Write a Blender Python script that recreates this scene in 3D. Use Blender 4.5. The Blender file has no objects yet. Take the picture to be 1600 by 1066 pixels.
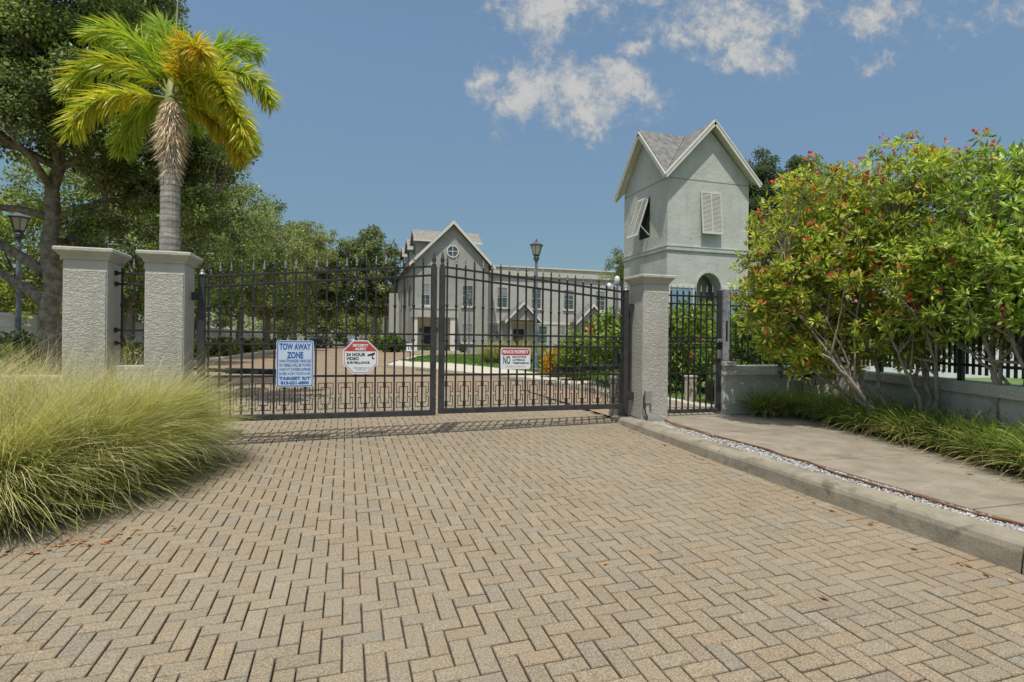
import bpy, math, random
import numpy as np
from mathutils import Vector, Matrix
rad = math.radians
D = bpy.data
sc = bpy.context.scene
COL = sc.collection
rng = np.random.default_rng(7)
random.seed(7)

# ------------------------------------------------------------------ camera, light, sky
EXPOSURE = 0.33
SUN_STRENGTH = 3.3
SKY_STRENGTH = 0.12
TOSUN = Vector((-0.16, -0.36, 1.0)).normalized()

cam = D.cameras.new("camera")
cam_ob = D.objects.new("camera", cam)
COL.objects.link(cam_ob)
cam.sensor_width = 36.0
cam.lens = 856.0 / 1600.0 * 36.0
cam.shift_y = -0.00125
cam.clip_start = 0.05
cam.clip_end = 3000
YAW = rad(16.9)
cam_ob.matrix_world = (Matrix.Translation((0, 0, 1.25)) @ Matrix.Rotation(-YAW, 4, 'Z')
                       @ Matrix.Rotation(rad(90), 4, 'X') @ Matrix.Rotation(0.011, 4, 'Z'))
sc.camera = cam_ob

sun = D.lights.new("sun", 'SUN')
sun.energy = SUN_STRENGTH
sun.angle = rad(0.53)
sun.color = (1.0, 0.955, 0.88)
sun_ob = D.objects.new("sun", sun)
COL.objects.link(sun_ob)
sun_ob.rotation_euler = TOSUN.to_track_quat('Z', 'Y').to_euler()
sun_ob.location = (0, 0, 60)

sc.view_settings.view_transform = 'Standard'
sc.view_settings.look = 'None'
sc.view_settings.exposure = EXPOSURE
sc.view_settings.gamma = 1.0
sc.render.engine = 'CYCLES'
try:
    sc.cycles.max_bounces = 8
    sc.cycles.diffuse_bounces = 4
    sc.cycles.transmission_bounces = 6
    sc.cycles.transparent_max_bounces = 8
except Exception:
    pass

class NT:
    """tiny helper round a node tree"""
    def __init__(s, tree):
        s.t = tree; s.n = tree.nodes; s.l = tree.links
    def node(s, kind, **kw):
        nd = s.n.new(kind)
        for k, v in kw.items():
            setattr(nd, k, v)
        return nd
    def put(s, sock, v):
        if isinstance(v, bpy.types.NodeSocket):
            s.l.new(v, sock)
        elif v is not None:
            sock.default_value = v
    def math(s, op, a, b=None, c=None, clamp=False):
        nd = s.node('ShaderNodeMath', operation=op, use_clamp=clamp)
        for i, v in enumerate((a, b, c)):
            if v is not None: s.put(nd.inputs[i], v)
        return nd.outputs[0]
    def vmath(s, op, a, b=None):
        nd = s.node('ShaderNodeVectorMath', operation=op)
        s.put(nd.inputs[0], a)
        if b is not None: s.put(nd.inputs[1], b)
        return nd.outputs['Value'] if op in ('DOT_PRODUCT', 'LENGTH') else nd.outputs[0]
    def mix(s, f, a, b, blend='MIX'):
        nd = s.node('ShaderNodeMix', data_type='RGBA', blend_type=blend)
        s.put(nd.inputs[0], f); s.put(nd.inputs[6], a); s.put(nd.inputs[7], b)
        return nd.outputs[2]
    def noise(s, vec, scale, detail=4, rough=0.55, dist=0.0):
        nd = s.node('ShaderNodeTexNoise')
        if vec is not None: s.put(nd.inputs['Vector'], vec)
        nd.inputs['Scale'].default_value = scale
        nd.inputs['Detail'].default_value = detail
        nd.inputs['Roughness'].default_value = rough
        nd.inputs['Distortion'].default_value = dist
        return nd.outputs[0]
    def ramp(s, f, lo, hi, a=0.0, b=1.0):
        nd = s.node('ShaderNodeMapRange', interpolation_type='SMOOTHSTEP')
        s.put(nd.inputs[0], f)
        for i, v in ((1, lo), (2, hi), (3, a), (4, b)): s.put(nd.inputs[i], v)
        return nd.outputs[0]

def c4(c): return (c[0], c[1], c[2], 1.0)

world = D.worlds.new("World")
sc.world = world
world.use_nodes = True
w = NT(world.node_tree)
w.n.clear()
sky = w.node('ShaderNodeTexSky', sky_type='NISHITA')
sky.sun_disc = False
sky.sun_elevation = math.asin(TOSUN.z)
sky.sun_rotation = math.atan2(TOSUN.x, TOSUN.y) % (2 * math.pi)
sky.altitude = 0
sky.air_density = 1.0
sky.dust_density = 0.6
sky.ozone_density = 2.0
tc = w.node('ShaderNodeTexCoord')
dirv = tc.outputs['Generated']
sep = w.node('ShaderNodeSeparateXYZ'); w.l.new(dirv, sep.inputs[0])
# clear-sky tone: the photograph's sky is an even soft blue that does not whiten at the horizon
elev = w.ramp(sep.outputs[2], 0.0, 0.55)
tone = w.mix(elev, (0.385, 0.445, 0.43, 1), (1.02, 1.02, 0.90, 1))
skyc = w.mix(1.0, sky.outputs[0], tone, 'MULTIPLY')
# added fill: an invented bright veil high overhead, out of view, lifts the shade
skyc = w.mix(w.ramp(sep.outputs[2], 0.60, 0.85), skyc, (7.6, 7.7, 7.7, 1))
# clouds: cumulus puffs fixed in the sky by their bearing
FW = (math.sin(YAW), math.cos(YAW), 0.0); RT = (math.cos(YAW), -math.sin(YAW), 0.0)
df = w.math('MAXIMUM', w.vmath('DOT_PRODUCT', dirv, FW), 0.02)
ca = w.math('DIVIDE', w.vmath('DOT_PRODUCT', dirv, RT), df)
cb = w.math('DIVIDE', sep.outputs[2], df)
cvec = w.node('ShaderNodeCombineXYZ'); w.l.new(ca, cvec.inputs[0]); w.l.new(cb, cvec.inputs[1])
wn_ = w.node('ShaderNodeTexNoise'); w.l.new(cvec.outputs[0], wn_.inputs['Vector']); wn_.inputs['Scale'].default_value = 9.0; wn_.inputs['Detail'].default_value = 6; wn_.inputs['Roughness'].default_value = .6
wsep = w.node('ShaderNodeSeparateXYZ'); w.l.new(wn_.outputs['Color'], wsep.inputs[0])
ca2 = w.math('ADD', ca, w.math('MULTIPLY', w.math('SUBTRACT', wsep.outputs[0], .5), .16))
cb2 = w.math('ADD', cb, w.math('MULTIPLY', w.math('SUBTRACT', wsep.outputs[1], .5), .11))
n_big = w.noise(cvec.outputs[0], 11.0, 10, 0.66, 0.2)
n_wisp = w.noise(cvec.outputs[0], 36.0, 9, 0.7, 0.8)
CLOUDS = [  # bearing tangent, height tangent, half width, half height, strength
    (-0.035, 0.470, .075, .040, .95), (0.020, 0.455, .10, .085, 1.1), (0.115, 0.450, .12, .085, 1.1), (0.200, 0.480, .08, .06, .95), (0.60, .61, .40, .06, .62),
    (0.140, 0.395, .075, .04, .8), (0.075, 0.605, .13, .065, 1.1), (0.030, 0.535, .04, .02, .6), (0.215, 0.540, .06, .030, .95), (0.300, 0.565, .075, .025, .5),
    (0.390, 0.585, .15, .08, 1.1), (0.430, 0.535, .09, .06, .8), (0.570, 0.600, .10, .045, .55), (0.655, 0.510, .040, .028, 1.0), (0.640, 0.565, .045, .05, .55),
    (0.790, 0.590, .07, .040, .75), (0.90, 0.61, .09, .035, .6), (0.470, 0.420, .05, .025, .28), (-0.075, 0.280, .03, .016, .25), (-0.02, 0.283, .025, .012, .3), (0.10, 0.245, .05, .03, .2), (0.25, .63, .3, .02, .6)]
mask = None
for (a0, b0, ra, rb, st) in CLOUDS:
    da = w.math('DIVIDE', w.math('SUBTRACT', ca2, a0), ra * .8)
    db = w.math('DIVIDE', w.math('SUBTRACT', cb2, b0), rb * .8)
    r2 = w.math('ADD', w.math('MULTIPLY', da, da), w.math('MULTIPLY', db, db))
    m = w.math('MULTIPLY', w.math('EXPONENT', w.math('MULTIPLY', r2, -0.75)), st)
    mask = m if mask is None else w.math('MAXIMUM', mask, m)
dens = w.math('ADD', w.math('MULTIPLY', mask, 0.95), w.math('MULTIPLY', w.math('SUBTRACT', n_big, 0.5), 2.3))
dens = w.math('ADD', dens, w.math('MULTIPLY', w.math('SUBTRACT', n_wisp, 0.5), 1.15))
alpha = w.math('MULTIPLY', w.ramp(dens, 0.30, 0.98), w.ramp(mask, 0.04, 0.4))
alpha = w.math('MULTIPLY', alpha, 0.92)
ctone = w.mix(w.ramp(dens, 0.5, 1.15), (2.8, 2.95, 3.1, 1), (3.9, 3.85, 3.7, 1))
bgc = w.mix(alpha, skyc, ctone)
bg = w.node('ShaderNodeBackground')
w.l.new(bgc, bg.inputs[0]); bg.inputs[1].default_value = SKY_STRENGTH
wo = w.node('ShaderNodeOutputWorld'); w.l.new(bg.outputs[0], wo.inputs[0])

# ------------------------------------------------------------------ materials
MATS = {}
def mat(name, a, b=None, scale=6.0, rough=0.8, bump=0.0, bscale=60.0, detail=5, spec=0.3, metal=0.0, stain=None, stain_scale=1.2, attr=False, bdist=0.01):
    if name in MATS: return MATS[name]
    m = D.materials.new(name); m.use_nodes = True
    t = NT(m.node_tree); p = t.n['Principled BSDF']
    co = t.node('ShaderNodeTexCoord').outputs['Object']
    if attr:
        at = t.node('ShaderNodeAttribute', attribute_name='tint').outputs['Color']
        col = at
        if b is not None:
            col = t.mix(t.ramp(t.noise(co, scale, detail), 0.35, 0.65), t.mix(1.0, at, c4(a), 'MULTIPLY'), t.mix(1.0, at, c4(b), 'MULTIPLY'))
    elif b is None:
        col = None; p.inputs['Base Color'].default_value = c4(a)
    else:
        col = t.mix(t.ramp(t.noise(co, scale, detail), 0.3, 0.7), c4(a), c4(b))
    if stain is not None:
        f = t.ramp(t.noise(co, stain_scale, 6, 0.65, 0.4), 0.52, 0.72, 0.0, stain[3])
        col = t.mix(f, col if col is not None else c4(a), c4(stain[:3]))
    if col is not None: t.l.new(col, p.inputs['Base Color'])
    p.inputs['Roughness'].default_value = rough
    p.inputs['Specular IOR Level'].default_value = spec
    p.inputs['Metallic'].default_value = metal
    if bump:
        bn = t.node('ShaderNodeBump'); bn.inputs['Strength'].default_value = bump; bn.inputs['Distance'].default_value = bdist
        t.l.new(t.noise(co, bscale, 6, 0.6), bn.inputs['Height'])
        t.l.new(bn.outputs[0], p.inputs['Normal'])
    MATS[name] = m
    return m

def leaf_mat(name, trans=0.3, rough=0.45, spec=0.35):
    if name in MATS: return MATS[name]
    m = D.materials.new(name); m.use_nodes = True
    t = NT(m.node_tree); p = t.n['Principled BSDF']
    at = t.node('ShaderNodeAttribute', attribute_name='tint').outputs['Color']
    t.l.new(at, p.inputs['Base Color'])
    p.inputs['Roughness'].default_value = rough
    p.inputs['Specular IOR Level'].default_value = spec
    tr = t.node('ShaderNodeBsdfTranslucent')
    t.l.new(t.mix(1.0, at, (1.25, 1.3, 0.7, 1), 'MULTIPLY'), tr.inputs[0])
    mx = t.node('ShaderNodeMixShader'); mx.inputs[0].default_value = trans
    t.l.new(p.outputs[0], mx.inputs[1]); t.l.new(tr.outputs[0], mx.inputs[2])
    t.l.new(mx.outputs[0], t.n['Material Output'].inputs[0])
    MATS[name] = m
    return m

def stucco_mat(name, a, b, kind):
    """painted stucco: 'heavy' is the combed texture of the gate pillars, 'sand' a fine float finish"""
    if name in MATS: return MATS[name]
    m = D.materials.new(name); m.use_nodes = True
    t = NT(m.node_tree); p = t.n['Principled BSDF']
    co = t.node('ShaderNodeTexCoord').outputs['Object']
    col = t.mix(t.ramp(t.noise(co, 1.3, 6, 0.6), 0.35, 0.7), c4(a), c4(b))
    wm = t.node('ShaderNodeMapping'); t.l.new(co, wm.inputs[0]); wm.inputs['Scale'].default_value = (5, 5, .7)
    col = t.mix(t.ramp(t.noise(wm.outputs[0], 1.0, 5, .6), .5, .78, 0, .34), col, (a[0]*.55, a[1]*.54, a[2]*.48, 1))
    col = t.mix(t.ramp(t.noise(co, .5, 7, .7, .6), .5, .72, 0, .28), col, (a[0]*.72, a[1]*.71, a[2]*.66, 1))
    t.l.new(col, p.inputs['Base Color'])
    p.inputs['Roughness'].default_value = 0.85
    p.inputs['Specular IOR Level'].default_value = 0.2
    bn = t.node('ShaderNodeBump')
    if kind == 'heavy':
        mp = t.node('ShaderNodeMapping'); t.l.new(co, mp.inputs[0]); mp.inputs['Scale'].default_value = (0.6, 0.6, 1.25)
        h = t.math('ADD', t.math('MULTIPLY', t.ramp(t.noise(mp.outputs[0], 30, 3, 0.5, 1.3), .38, .62), 0.8), t.math('MULTIPLY', t.noise(co, 140, 3, .6), .3))
        bn.inputs['Strength'].default_value = 0.85; bn.inputs['Distance'].default_value = 0.012
    else:
        h = t.math('ADD', t.noise(co, 9, 5, .6, .5), t.math('MULTIPLY', t.noise(co, 60, 3, .6), .4))
        bn.inputs['Strength'].default_value = 0.5; bn.inputs['Distance'].default_value = 0.03
    t.l.new(h, bn.inputs['Height']); t.l.new(bn.outputs[0], p.inputs['Normal'])
    MATS[name] = m
    return m

M_PILLAR = stucco_mat('pillar_stucco', (.415, .40, .352), (.48, .465, .41), 'heavy')
M_PTRIM = stucco_mat('pillar_trim', (.415, .40, .352), (.48, .465, .41), 'sand')
M_TOWER = stucco_mat('tower_stucco', (.46, .463, .418), (.53, .533, .485), 'sand')
M_HOUSE = stucco_mat('house_stucco', (.32, .32, .288), (.37, .37, .332), 'sand')
M_WING = stucco_mat('wing_stucco', (.42, .417, .37), (.475, .47, .42), 'sand')
M_LOWALL = stucco_mat('wall_stucco', (.50, .495, .45), (.60, .59, .545), 'heavy')
M_TRIM = mat('painted_trim', (.58, .56, .49), (.66, .64, .57), 3, .6)
M_SHUT = mat('shutter_paint', (.50, .49, .43), (.56, .55, .49), 3, .6)
M_ROOF = mat('roof_shingle', (.12, .118, .115), (.22, .215, .205), 5, .9, .6, 25, bdist=.03)
M_ROOFT = mat('tan_shingle', (.18, .167, .142), (.265, .247, .212), 4, .9, .5, 20, bdist=.04)
M_IRON = mat('black_iron', (.016, .0155, .0155), (.028, .027, .027), 9, .55, .25, 180, spec=.35)
M_IRONG = mat('worn_iron', (.03, .03, .031), (.05, .05, .05), 9, .55, .2, 120, spec=.35)
M_STEEL = mat('weathered_steel', (.20, .215, .25), (.34, .35, .37), 14, .55, .2, 60, spec=.5, stain=(.10, .10, .12, .7), stain_scale=9)
M_CAPM = mat('finial_metal', (.16, .16, .165), (.30, .30, .30), 20, .4, spec=.5, metal=.3)
M_LAMP = mat('lamp_metal', (.045, .055, .065), (.09, .10, .115), 6, .45, spec=.5)
M_POLE = mat('pole_paint', (.10, .125, .15), (.17, .20, .225), 5, .5, spec=.4)
M_GLASSW = mat('frosted_panel', (.55, .52, .40), (.66, .62, .50), 8, .3, spec=.5)
M_PANE = mat('window_glass', (.035, .06, .065), (.08, .11, .115), 2, .12, spec=.8)
M_PANEB = mat('blind_glass', (.20, .215, .205), (.27, .28, .265), 6, .2, spec=.7)
M_GREENP = mat('green_glass', (.045, .11, .095), (.08, .15, .13), 2, .12, spec=.8)
M_DOORD = mat('dark_door', (.012, .016, .03), (.025, .03, .045), 3, .4)
M_DARK = mat('dark_opening', (.02, .02, .022), None, rough=.7)
M_WHITE = mat('white_vinyl', (.60, .61, .62), (.70, .70, .70), 2, .5)
M_SIGNW = mat('sign_white', (.66, .69, .71), (.74, .76, .77), 5, .45, spec=.4)
M_SIGNB = mat('sign_blue', (.030, .115, .36), (.045, .14, .42), 9, .5)
M_SIGNR = mat('sign_red', (.45, .045, .045), (.52, .065, .06), 9, .5)
M_SIGNK = mat('sign_black', (.03, .032, .038), None, rough=.55)
M_CONC = mat('kerb_concrete', (.225, .198, .148), (.30, .268, .205), 5, .9, .5, 55, stain=(.115, .095, .065, .8), stain_scale=4.5)
M_WALK = mat('walk_concrete', (.225, .195, .145), (.29, .255, .195), 3.5, .92, .4, 70, stain=(.15, .128, .092, .8), stain_scale=2.2)
def blotch(m, cols):
    t = NT(m.node_tree); p = t.n['Principled BSDF']; co = t.node('ShaderNodeTexCoord').outputs['Object']
    for (sc_, lo, hi, f, c) in cols:
        src = p.inputs['Base Color'].links[0].from_socket
        t.l.new(t.mix(t.ramp(t.noise(co, sc_, 6, .68, .7), lo, hi, 0, f), src, c4(c)), p.inputs['Base Color'])
blotch(M_WALK, [(.9, .48, .68, .55, (.16, .14, .11)), (5, .52, .68, .5, (.20, .165, .115)), (18, .56, .68, .6, (.12, .10, .075)), (48, .58, .70, .6, (.36, .33, .27))])
blotch(M_CONC, [(1.3, .5, .7, .5, (.13, .115, .085)), (26, .60, .72, .55, (.11, .095, .07)), (60, .62, .75, .5, (.38, .35, .28))])
M_INWALK = mat('inner_walk', (.42, .38, .30), (.50, .46, .37), 2, .92, .2, 40)
M_BOX = mat('grey_plastic', (.24, .24, .22), (.30, .30, .275), 7, .6)
M_STONE = mat('white_gravel', (1, 1, 1), (.80, .80, .80), 30, .85, attr=True)
M_CLOTH = mat('brown_hose', (.15, .065, .035), (.22, .10, .055), 12, .7)
M_BARK = mat('oak_bark', (.15, .125, .09), (.33, .285, .215), 9, .95, 1.0, 22, bdist=.04)
M_BARKL = mat('pale_bark', (.22, .19, .15), (.36, .32, .26), 14, .9, .6, 50, bdist=.015)
M_PALMT = mat('palm_trunk', (.27, .245, .21), (.42, .39, .345), 9, .9, .5, 40, bdist=.02)
def ring_mat():
    m = M_PALMT; t = NT(m.node_tree); p = t.n['Principled BSDF']
    co = t.node('ShaderNodeTexCoord').outputs['Object']; sp = t.node('ShaderNodeSeparateXYZ'); t.l.new(co, sp.inputs[0])
    z = t.math('ADD', t.math('MULTIPLY', sp.outputs[2], 62), t.math('MULTIPLY', t.noise(co, 5, 3), 5))
    rg = t.ramp(t.math('SINE', z), .2, .95)
    src = p.inputs['Base Color'].links[0].from_socket
    t.l.new(t.mix(t.math('MULTIPLY', rg, .55), src, (.13, .115, .095, 1)), p.inputs['Base Color'])
ring_mat()
M_MULCH = mat('mulch', (.075, .05, .035), (.16, .115, .08), 30, .95, 1.0, 70, bdist=.03)
M_SOIL = mat('ground_soil', (.10, .11, .045), (.17, .155, .085), .6, .95, .5, 12, bdist=.04)
M_LAWN = mat('lawn_soil', (.07, .13, .03), (.12, .17, .045), 2.5, .95, .6, 40, stain=(.26, .18, .11, .6), stain_scale=.35)
M_LEAF = leaf_mat('leaf', .40)
M_GLOSS = leaf_mat('gloss_leaf', .38, .40, .35)
M_GRASS = leaf_mat('grass_blade', .34, .55, .2)
M_FROND = leaf_mat('frond', .42, .4, .35)
M_PETAL = leaf_mat('petal', .2, .6, .2)
M_DRY = leaf_mat('dry_leaf', .1, .8, .1)

# ------------------------------------------------------------------ mesh building
ORIGIN = {}
def empty(name, loc, label=None, cat=None, group=None, rz=0.0):
    o = D.objects.new(name, None); COL.objects.link(o)
    o.location = loc; o.rotation_euler = (0, 0, rz); o.empty_display_size = .2
    ORIGIN[o.name] = Vector(loc)
    tag(o, label, cat, group)
    return o
def tag(o, label=None, cat=None, group=None, kind=None):
    if label: o['label'] = label
    if cat: o['category'] = cat
    if group: o['group'] = group
    if kind: o['kind'] = kind
    return o
def link_mesh(name, me, parent=None):
    o = D.objects.new(name, me); COL.objects.link(o)
    if parent is not None:
        o.parent = parent; ORIGIN[o.name] = ORIGIN[parent.name]
    else:
        ORIGIN[o.name] = Vector((0, 0, 0))
    return o
def origin_of(parent): return ORIGIN[parent.name] if parent is not None else Vector((0, 0, 0))

def copy_tree(o, parent=None):
    c = o.copy(); COL.objects.link(c)
    if parent is not None: c.parent = parent
    for ch in [x for x in D.objects if x.parent == o]:
        copy_tree(ch, c)
    return c

class MB:
    def __init__(s): s.v = []; s.f = []; s.m = []; s.mi = 0
    def add(s, vs, fs):
        k = len(s.v); s.v.extend([tuple(v) for v in vs]); s.f.extend([tuple(i + k for i in f) for f in fs]); s.m.extend([s.mi] * len(fs)); return s
    def hexa(s, p):  # 8 corners: bottom 4 ccw, top 4 ccw
        return s.add(p, [(3, 2, 1, 0), (4, 5, 6, 7), (0, 1, 5, 4), (1, 2, 6, 5), (2, 3, 7, 6), (3, 0, 4, 7)])
    def box(s, x0, x1, y0, y1, z0, z1):
        return s.hexa([(x0, y0, z0), (x1, y0, z0), (x1, y1, z0), (x0, y1, z0), (x0, y0, z1), (x1, y0, z1), (x1, y1, z1), (x0, y1, z1)])
    def bar(s, a, b, wd, h, up=(0, 0, 1)):
        a = Vector(a); b = Vector(b); d = (b - a).normalized(); u = Vector(up)
        if abs(d.dot(u)) > .99: u = Vector((0, 1, 0))
        x = d.cross(u).normalized() * (wd / 2); y = x.cross(d).normalized() * (h / 2)
        return s.hexa([a - x - y, a + x - y, b + x - y, b - x - y, a - x + y, a + x + y, b + x + y, b - x + y])
    def tube(s, path, r, n=8, cap=True):
        path = [Vector(p) for p in path]; k = len(s.v)
        rs = r if isinstance(r, (list, tuple)) else [r] * len(path)
        ref = None
        for i, p in enumerate(path):
            d = (path[min(i + 1, len(path) - 1)] - path[max(i - 1, 0)]).normalized()
            if ref is None:
                ref = d.orthogonal().normalized()
            ref = (ref - d * ref.dot(d)).normalized()
            b = d.cross(ref)
            for j in range(n):
                a = 2 * math.pi * j / n
                s.v.append(tuple(p + (ref * math.cos(a) + b * math.sin(a)) * rs[i]))
        for i in range(len(path) - 1):
            for j in range(n):
                s.f.append((k + i * n + j, k + i * n + (j + 1) % n, k + (i + 1) * n + (j + 1) % n, k + (i + 1) * n + j)); s.m.append(s.mi)
        if cap:
            s.f.append(tuple(k + j for j in reversed(range(n)))); s.m.append(s.mi)
            e = k + (len(path) - 1) * n
            s.f.append(tuple(e + j for j in range(n))); s.m.append(s.mi)
        return s
    def lathe(s, prof, cx, cy, n=16, rot=0.0):
        k = len(s.v)
        for (r, z) in prof:
            for j in range(n):
                a = 2 * math.pi * j / n + rot
                s.v.append((cx + r * math.cos(a), cy + r * math.sin(a), z))
        for i in range(len(prof) - 1):
            for j in range(n):
                s.f.append((k + i * n + j, k + i * n + (j + 1) % n, k + (i + 1) * n + (j + 1) % n, k + (i + 1) * n + j)); s.m.append(s.mi)
        s.f.append(tuple(k + j for j in reversed(range(n)))); s.m.append(s.mi)
        e = k + (len(prof) - 1) * n
        s.f.append(tuple(e + j for j in range(n))); s.m.append(s.mi)
        return s
    def prism(s, poly, a0, a1, axis='y'):
        """poly in (x,z) extruded along y, or (y,z) along x, or (x,y) along z"""
        n = len(poly)
        if axis == 'y': P = lambda p, a: (p[0], a, p[1])
        elif axis == 'x': P = lambda p, a: (a, p[0], p[1])
        else: P = lambda p, a: (p[0], p[1], a)
        vs = [P(p, a0) for p in poly] + [P(p, a1) for p in poly]
        fs = [tuple(range(n)), tuple(reversed(range(n, 2 * n)))]
        for i in range(n):
            j = (i + 1) % n
            fs.append((i, i + n, j + n, j))
        return s.add(vs, fs)
    def quad(s, a, b, c, d): return s.add([a, b, c, d], [(0, 1, 2, 3)])
    def build(s, name, m, parent=None, smooth=False, bevel=0.0, seg=2, label=None):
        o0 = origin_of(parent)
        me = D.meshes.new(name)
        me.from_pydata([(v[0] - o0[0], v[1] - o0[1], v[2] - o0[2]) for v in s.v], [], s.f)
        for mm in (m if isinstance(m, (list, tuple)) else [m]): me.materials.append(mm)
        if isinstance(m, (list, tuple)): me.polygons.foreach_set('material_index', s.m)
        import bmesh
        bm = bmesh.new(); bm.from_mesh(me)
        bmesh.ops.recalc_face_normals(bm, faces=bm.faces)
        bm.to_mesh(me); bm.free()
        if smooth: me.polygons.foreach_set('use_smooth', [True] * len(me.polygons))
        me.update()
        o = link_mesh(name, me, parent)
        if bevel:
            bv = o.modifiers.new('bevel', 'BEVEL'); bv.width = bevel; bv.segments = seg; bv.limit_method = 'ANGLE'; bv.angle_limit = rad(35)
        if label: o['label'] = label
        return o

def np_mesh(name, V, F, m, parent=None, tint=None, smooth=False):
    """V (n,3), F (k,4) or (k,3) arrays; tint (n,3) per point"""
    o0 = np.array(origin_of(parent))
    V = (V - o0).astype(np.float32)
    me = D.meshes.new(name)
    k, q = F.shape
    me.vertices.add(len(V)); me.vertices.foreach_set('co', V.ravel())
    me.loops.add(k * q); me.loops.foreach_set('vertex_index', F.astype(np.int32).ravel())
    me.polygons.add(k); me.polygons.foreach_set('loop_start', np.arange(0, k * q, q, dtype=np.int32))
    try: me.polygons.foreach_set('loop_total', np.full(k, q, dtype=np.int32))
    except Exception: pass
    me.polygons.foreach_set('use_smooth', np.full(k, smooth, dtype=bool))
    me.update(calc_edges=True)
    if tint is not None:
        at = me.attributes.new('tint', 'FLOAT_COLOR', 'POINT')
        at.data.foreach_set('color', np.concatenate([tint, np.ones((len(tint), 1))], 1).astype(np.float32).ravel())
    me.materials.append(m)
    me.validate()
    return link_mesh(name, me, parent)

def unit(a): return a / np.maximum(np.linalg.norm(a, axis=1, keepdims=True), 1e-6)
def rdir(n, g): return unit(g.normal(size=(n, 3)))

def leaf_arrays(P, T, L, W, g, flat=0.0):
    """kite leaves: base points P, directions T, lengths L, widths W"""
    n = len(P)
    S = np.cross(T, rdir(n, g) * (1 - flat) + np.array([0, 0, 1.0]) * flat); S = unit(S)
    N = np.cross(S, T)
    L = L[:, None]; W = W[:, None]
    mid = P + T * L * .45 - N * L * .06
    V = np.empty((n, 4, 3))
    V[:, 0] = P; V[:, 1] = mid + S * W * .5; V[:, 2] = P + T * L; V[:, 3] = mid - S * W * .5
    F = np.arange(n * 4).reshape(n, 4)
    return V.reshape(-1, 3), F

VIVID = 1.0
def palette_pick(pal, n, g, jitter=.18):
    pal = np.array(pal); idx = g.integers(0, len(pal), n)
    c = pal[idx] * (1 + g.normal(size=(n, 1)) * jitter)
    return np.clip(c, .005, .9)

def cluster_points(C, R, n, g, shell=.55, squash=.8):
    """n points round each centre (k,3) with radii (k,)"""
    k = len(C)
    d = rdir(k * n, g); r = g.random(k * n) ** shell
    P = np.repeat(C, n, 0) + d * (r * np.repeat(R, n))[:, None] * np.array([1, 1, squash])
    return P, d

def foliage(name, C, R, n, L, W, pal, m, parent, g, shell=.55, squash=.8, droop=.25, jitter=.18, ctint=.15, flat=.3, out=.7, rnd=.9):
    P, d = cluster_points(C, R, n, g, shell, squash)
    T = unit(d * out + rdir(len(P), g) * rnd + np.array([0, 0, -droop]))
    s = .7 + .6 * g.random(len(P))
    V, F = leaf_arrays(P, T, L * s, W * s, g, flat)
    col = palette_pick(pal, len(P), g, jitter) * np.repeat(1 + g.normal(size=(len(C), 1)) * ctint, n, 0)
    col = np.clip(col, .004, .9)
    return np_mesh(name, V, F, m, parent, np.repeat(col, 4, 0))

def ellipsoid_clumps(c, r, n, g, shell=.45, zmin=None):
    d = rdir(n, g); q = g.random(n) ** shell
    P = np.array(c) + d * q[:, None] * np.array(r)
    if zmin is not None: P[:, 2] = np.maximum(P[:, 2], zmin + g.random(n) * .5)
    return P

def branch_path(a, b, g, bow=.12, n=6, up=.15):
    a = np.array(a, float); b = np.array(b, float); L = np.linalg.norm(b - a)
    off = g.normal(size=3) * L * bow; off[2] += L * up
    pts = []
    for i in range(n + 1):
        t = i / n
        pts.append(a + (b - a) * t + off * (t * (1 - t)) * 1.6 + g.normal(size=3) * L * .012 * (0 < i < n))
    return pts

def tree(name, label, cat, base, r0, fork, C, R, n, L, W, pal, g, group=None, limbs=6, leafm=None, bark=None, extra=None, shell=.55, droop=.25, twig=.02, squash=.7):
    """tapered trunk to the fork, limbs to the far clumps, twigs to the rest, leaf clumps"""
    root = empty(name, tuple(base), label, cat, group)
    mb = MB()
    base = np.array(base, float); fork = np.array(fork, float)
    lead = fork + (np.array([C[:, 0].mean(), C[:, 1].mean(), C[:, 2].max()]) - fork) * np.array([.35, .35, .55])
    tp = branch_path(base + np.array([0, 0, -.15]), fork, g, .03, 7, 0)
    tp2 = branch_path(fork, lead, g, .06, 8, 0)
    mb.tube(tp + tp2[1:], [r0 * (1.5 - .5 * min(1, i / 2)) for i in range(3)] + [r0 * (1 - .22 * (i / 5)) for i in range(1, 6)] + [r0 * .78 * (1 - .75 * i / 8) for i in range(1, 9)], 12)
    # farthest point sampling of limb ends
    ends = [int(np.argmax(np.linalg.norm(C - fork, axis=1)))]
    while len(ends) < min(limbs, len(C)):
        dd = np.min([np.linalg.norm(C - C[e], axis=1) for e in ends], axis=0)
        ends.append(int(np.argmax(dd)))
    nodes = []
    for e in ends:
        cand = [q for q in tp2[:6] if q[2] < C[e][2] - .2] or [tp2[0]]
        p = branch_path(cand[-1] if e % 2 else cand[len(cand) // 2], C[e], g, .14, 8, .1)
        mb.tube(p, [max(twig, r0 * .42 * (1 - i / 9) ** 1.1) for i in range(9)], 8)
        nodes += [(q, max(twig, r0 * .5 * (1 - i / 9))) for i, q in enumerate(p) if i > 1]
    nodes += [(q, r0 * .3) for q in tp2[2:]]
    NP = np.array([q for q, _ in nodes])
    for i in range(len(C)):
        if i in ends: continue
        j = int(np.argmin(np.linalg.norm(NP - C[i], axis=1)))
        p = branch_path(NP[j], C[i], g, .12, 4, .08)
        rj = min(nodes[j][1], r0 * .3)
        mb.tube(p, [max(twig * .6, rj * (1 - k / 5)) for k in range(5)], 5, cap=False)
    if extra: extra(mb)
    mb.build('trunk', bark or M_BARK, root, smooth=True)
    foliage('crown', C, R, n, L, W, pal, leafm or M_LEAF, root, g, shell=shell, droop=droop, squash=squash, ctint=.22)
    return root

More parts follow.
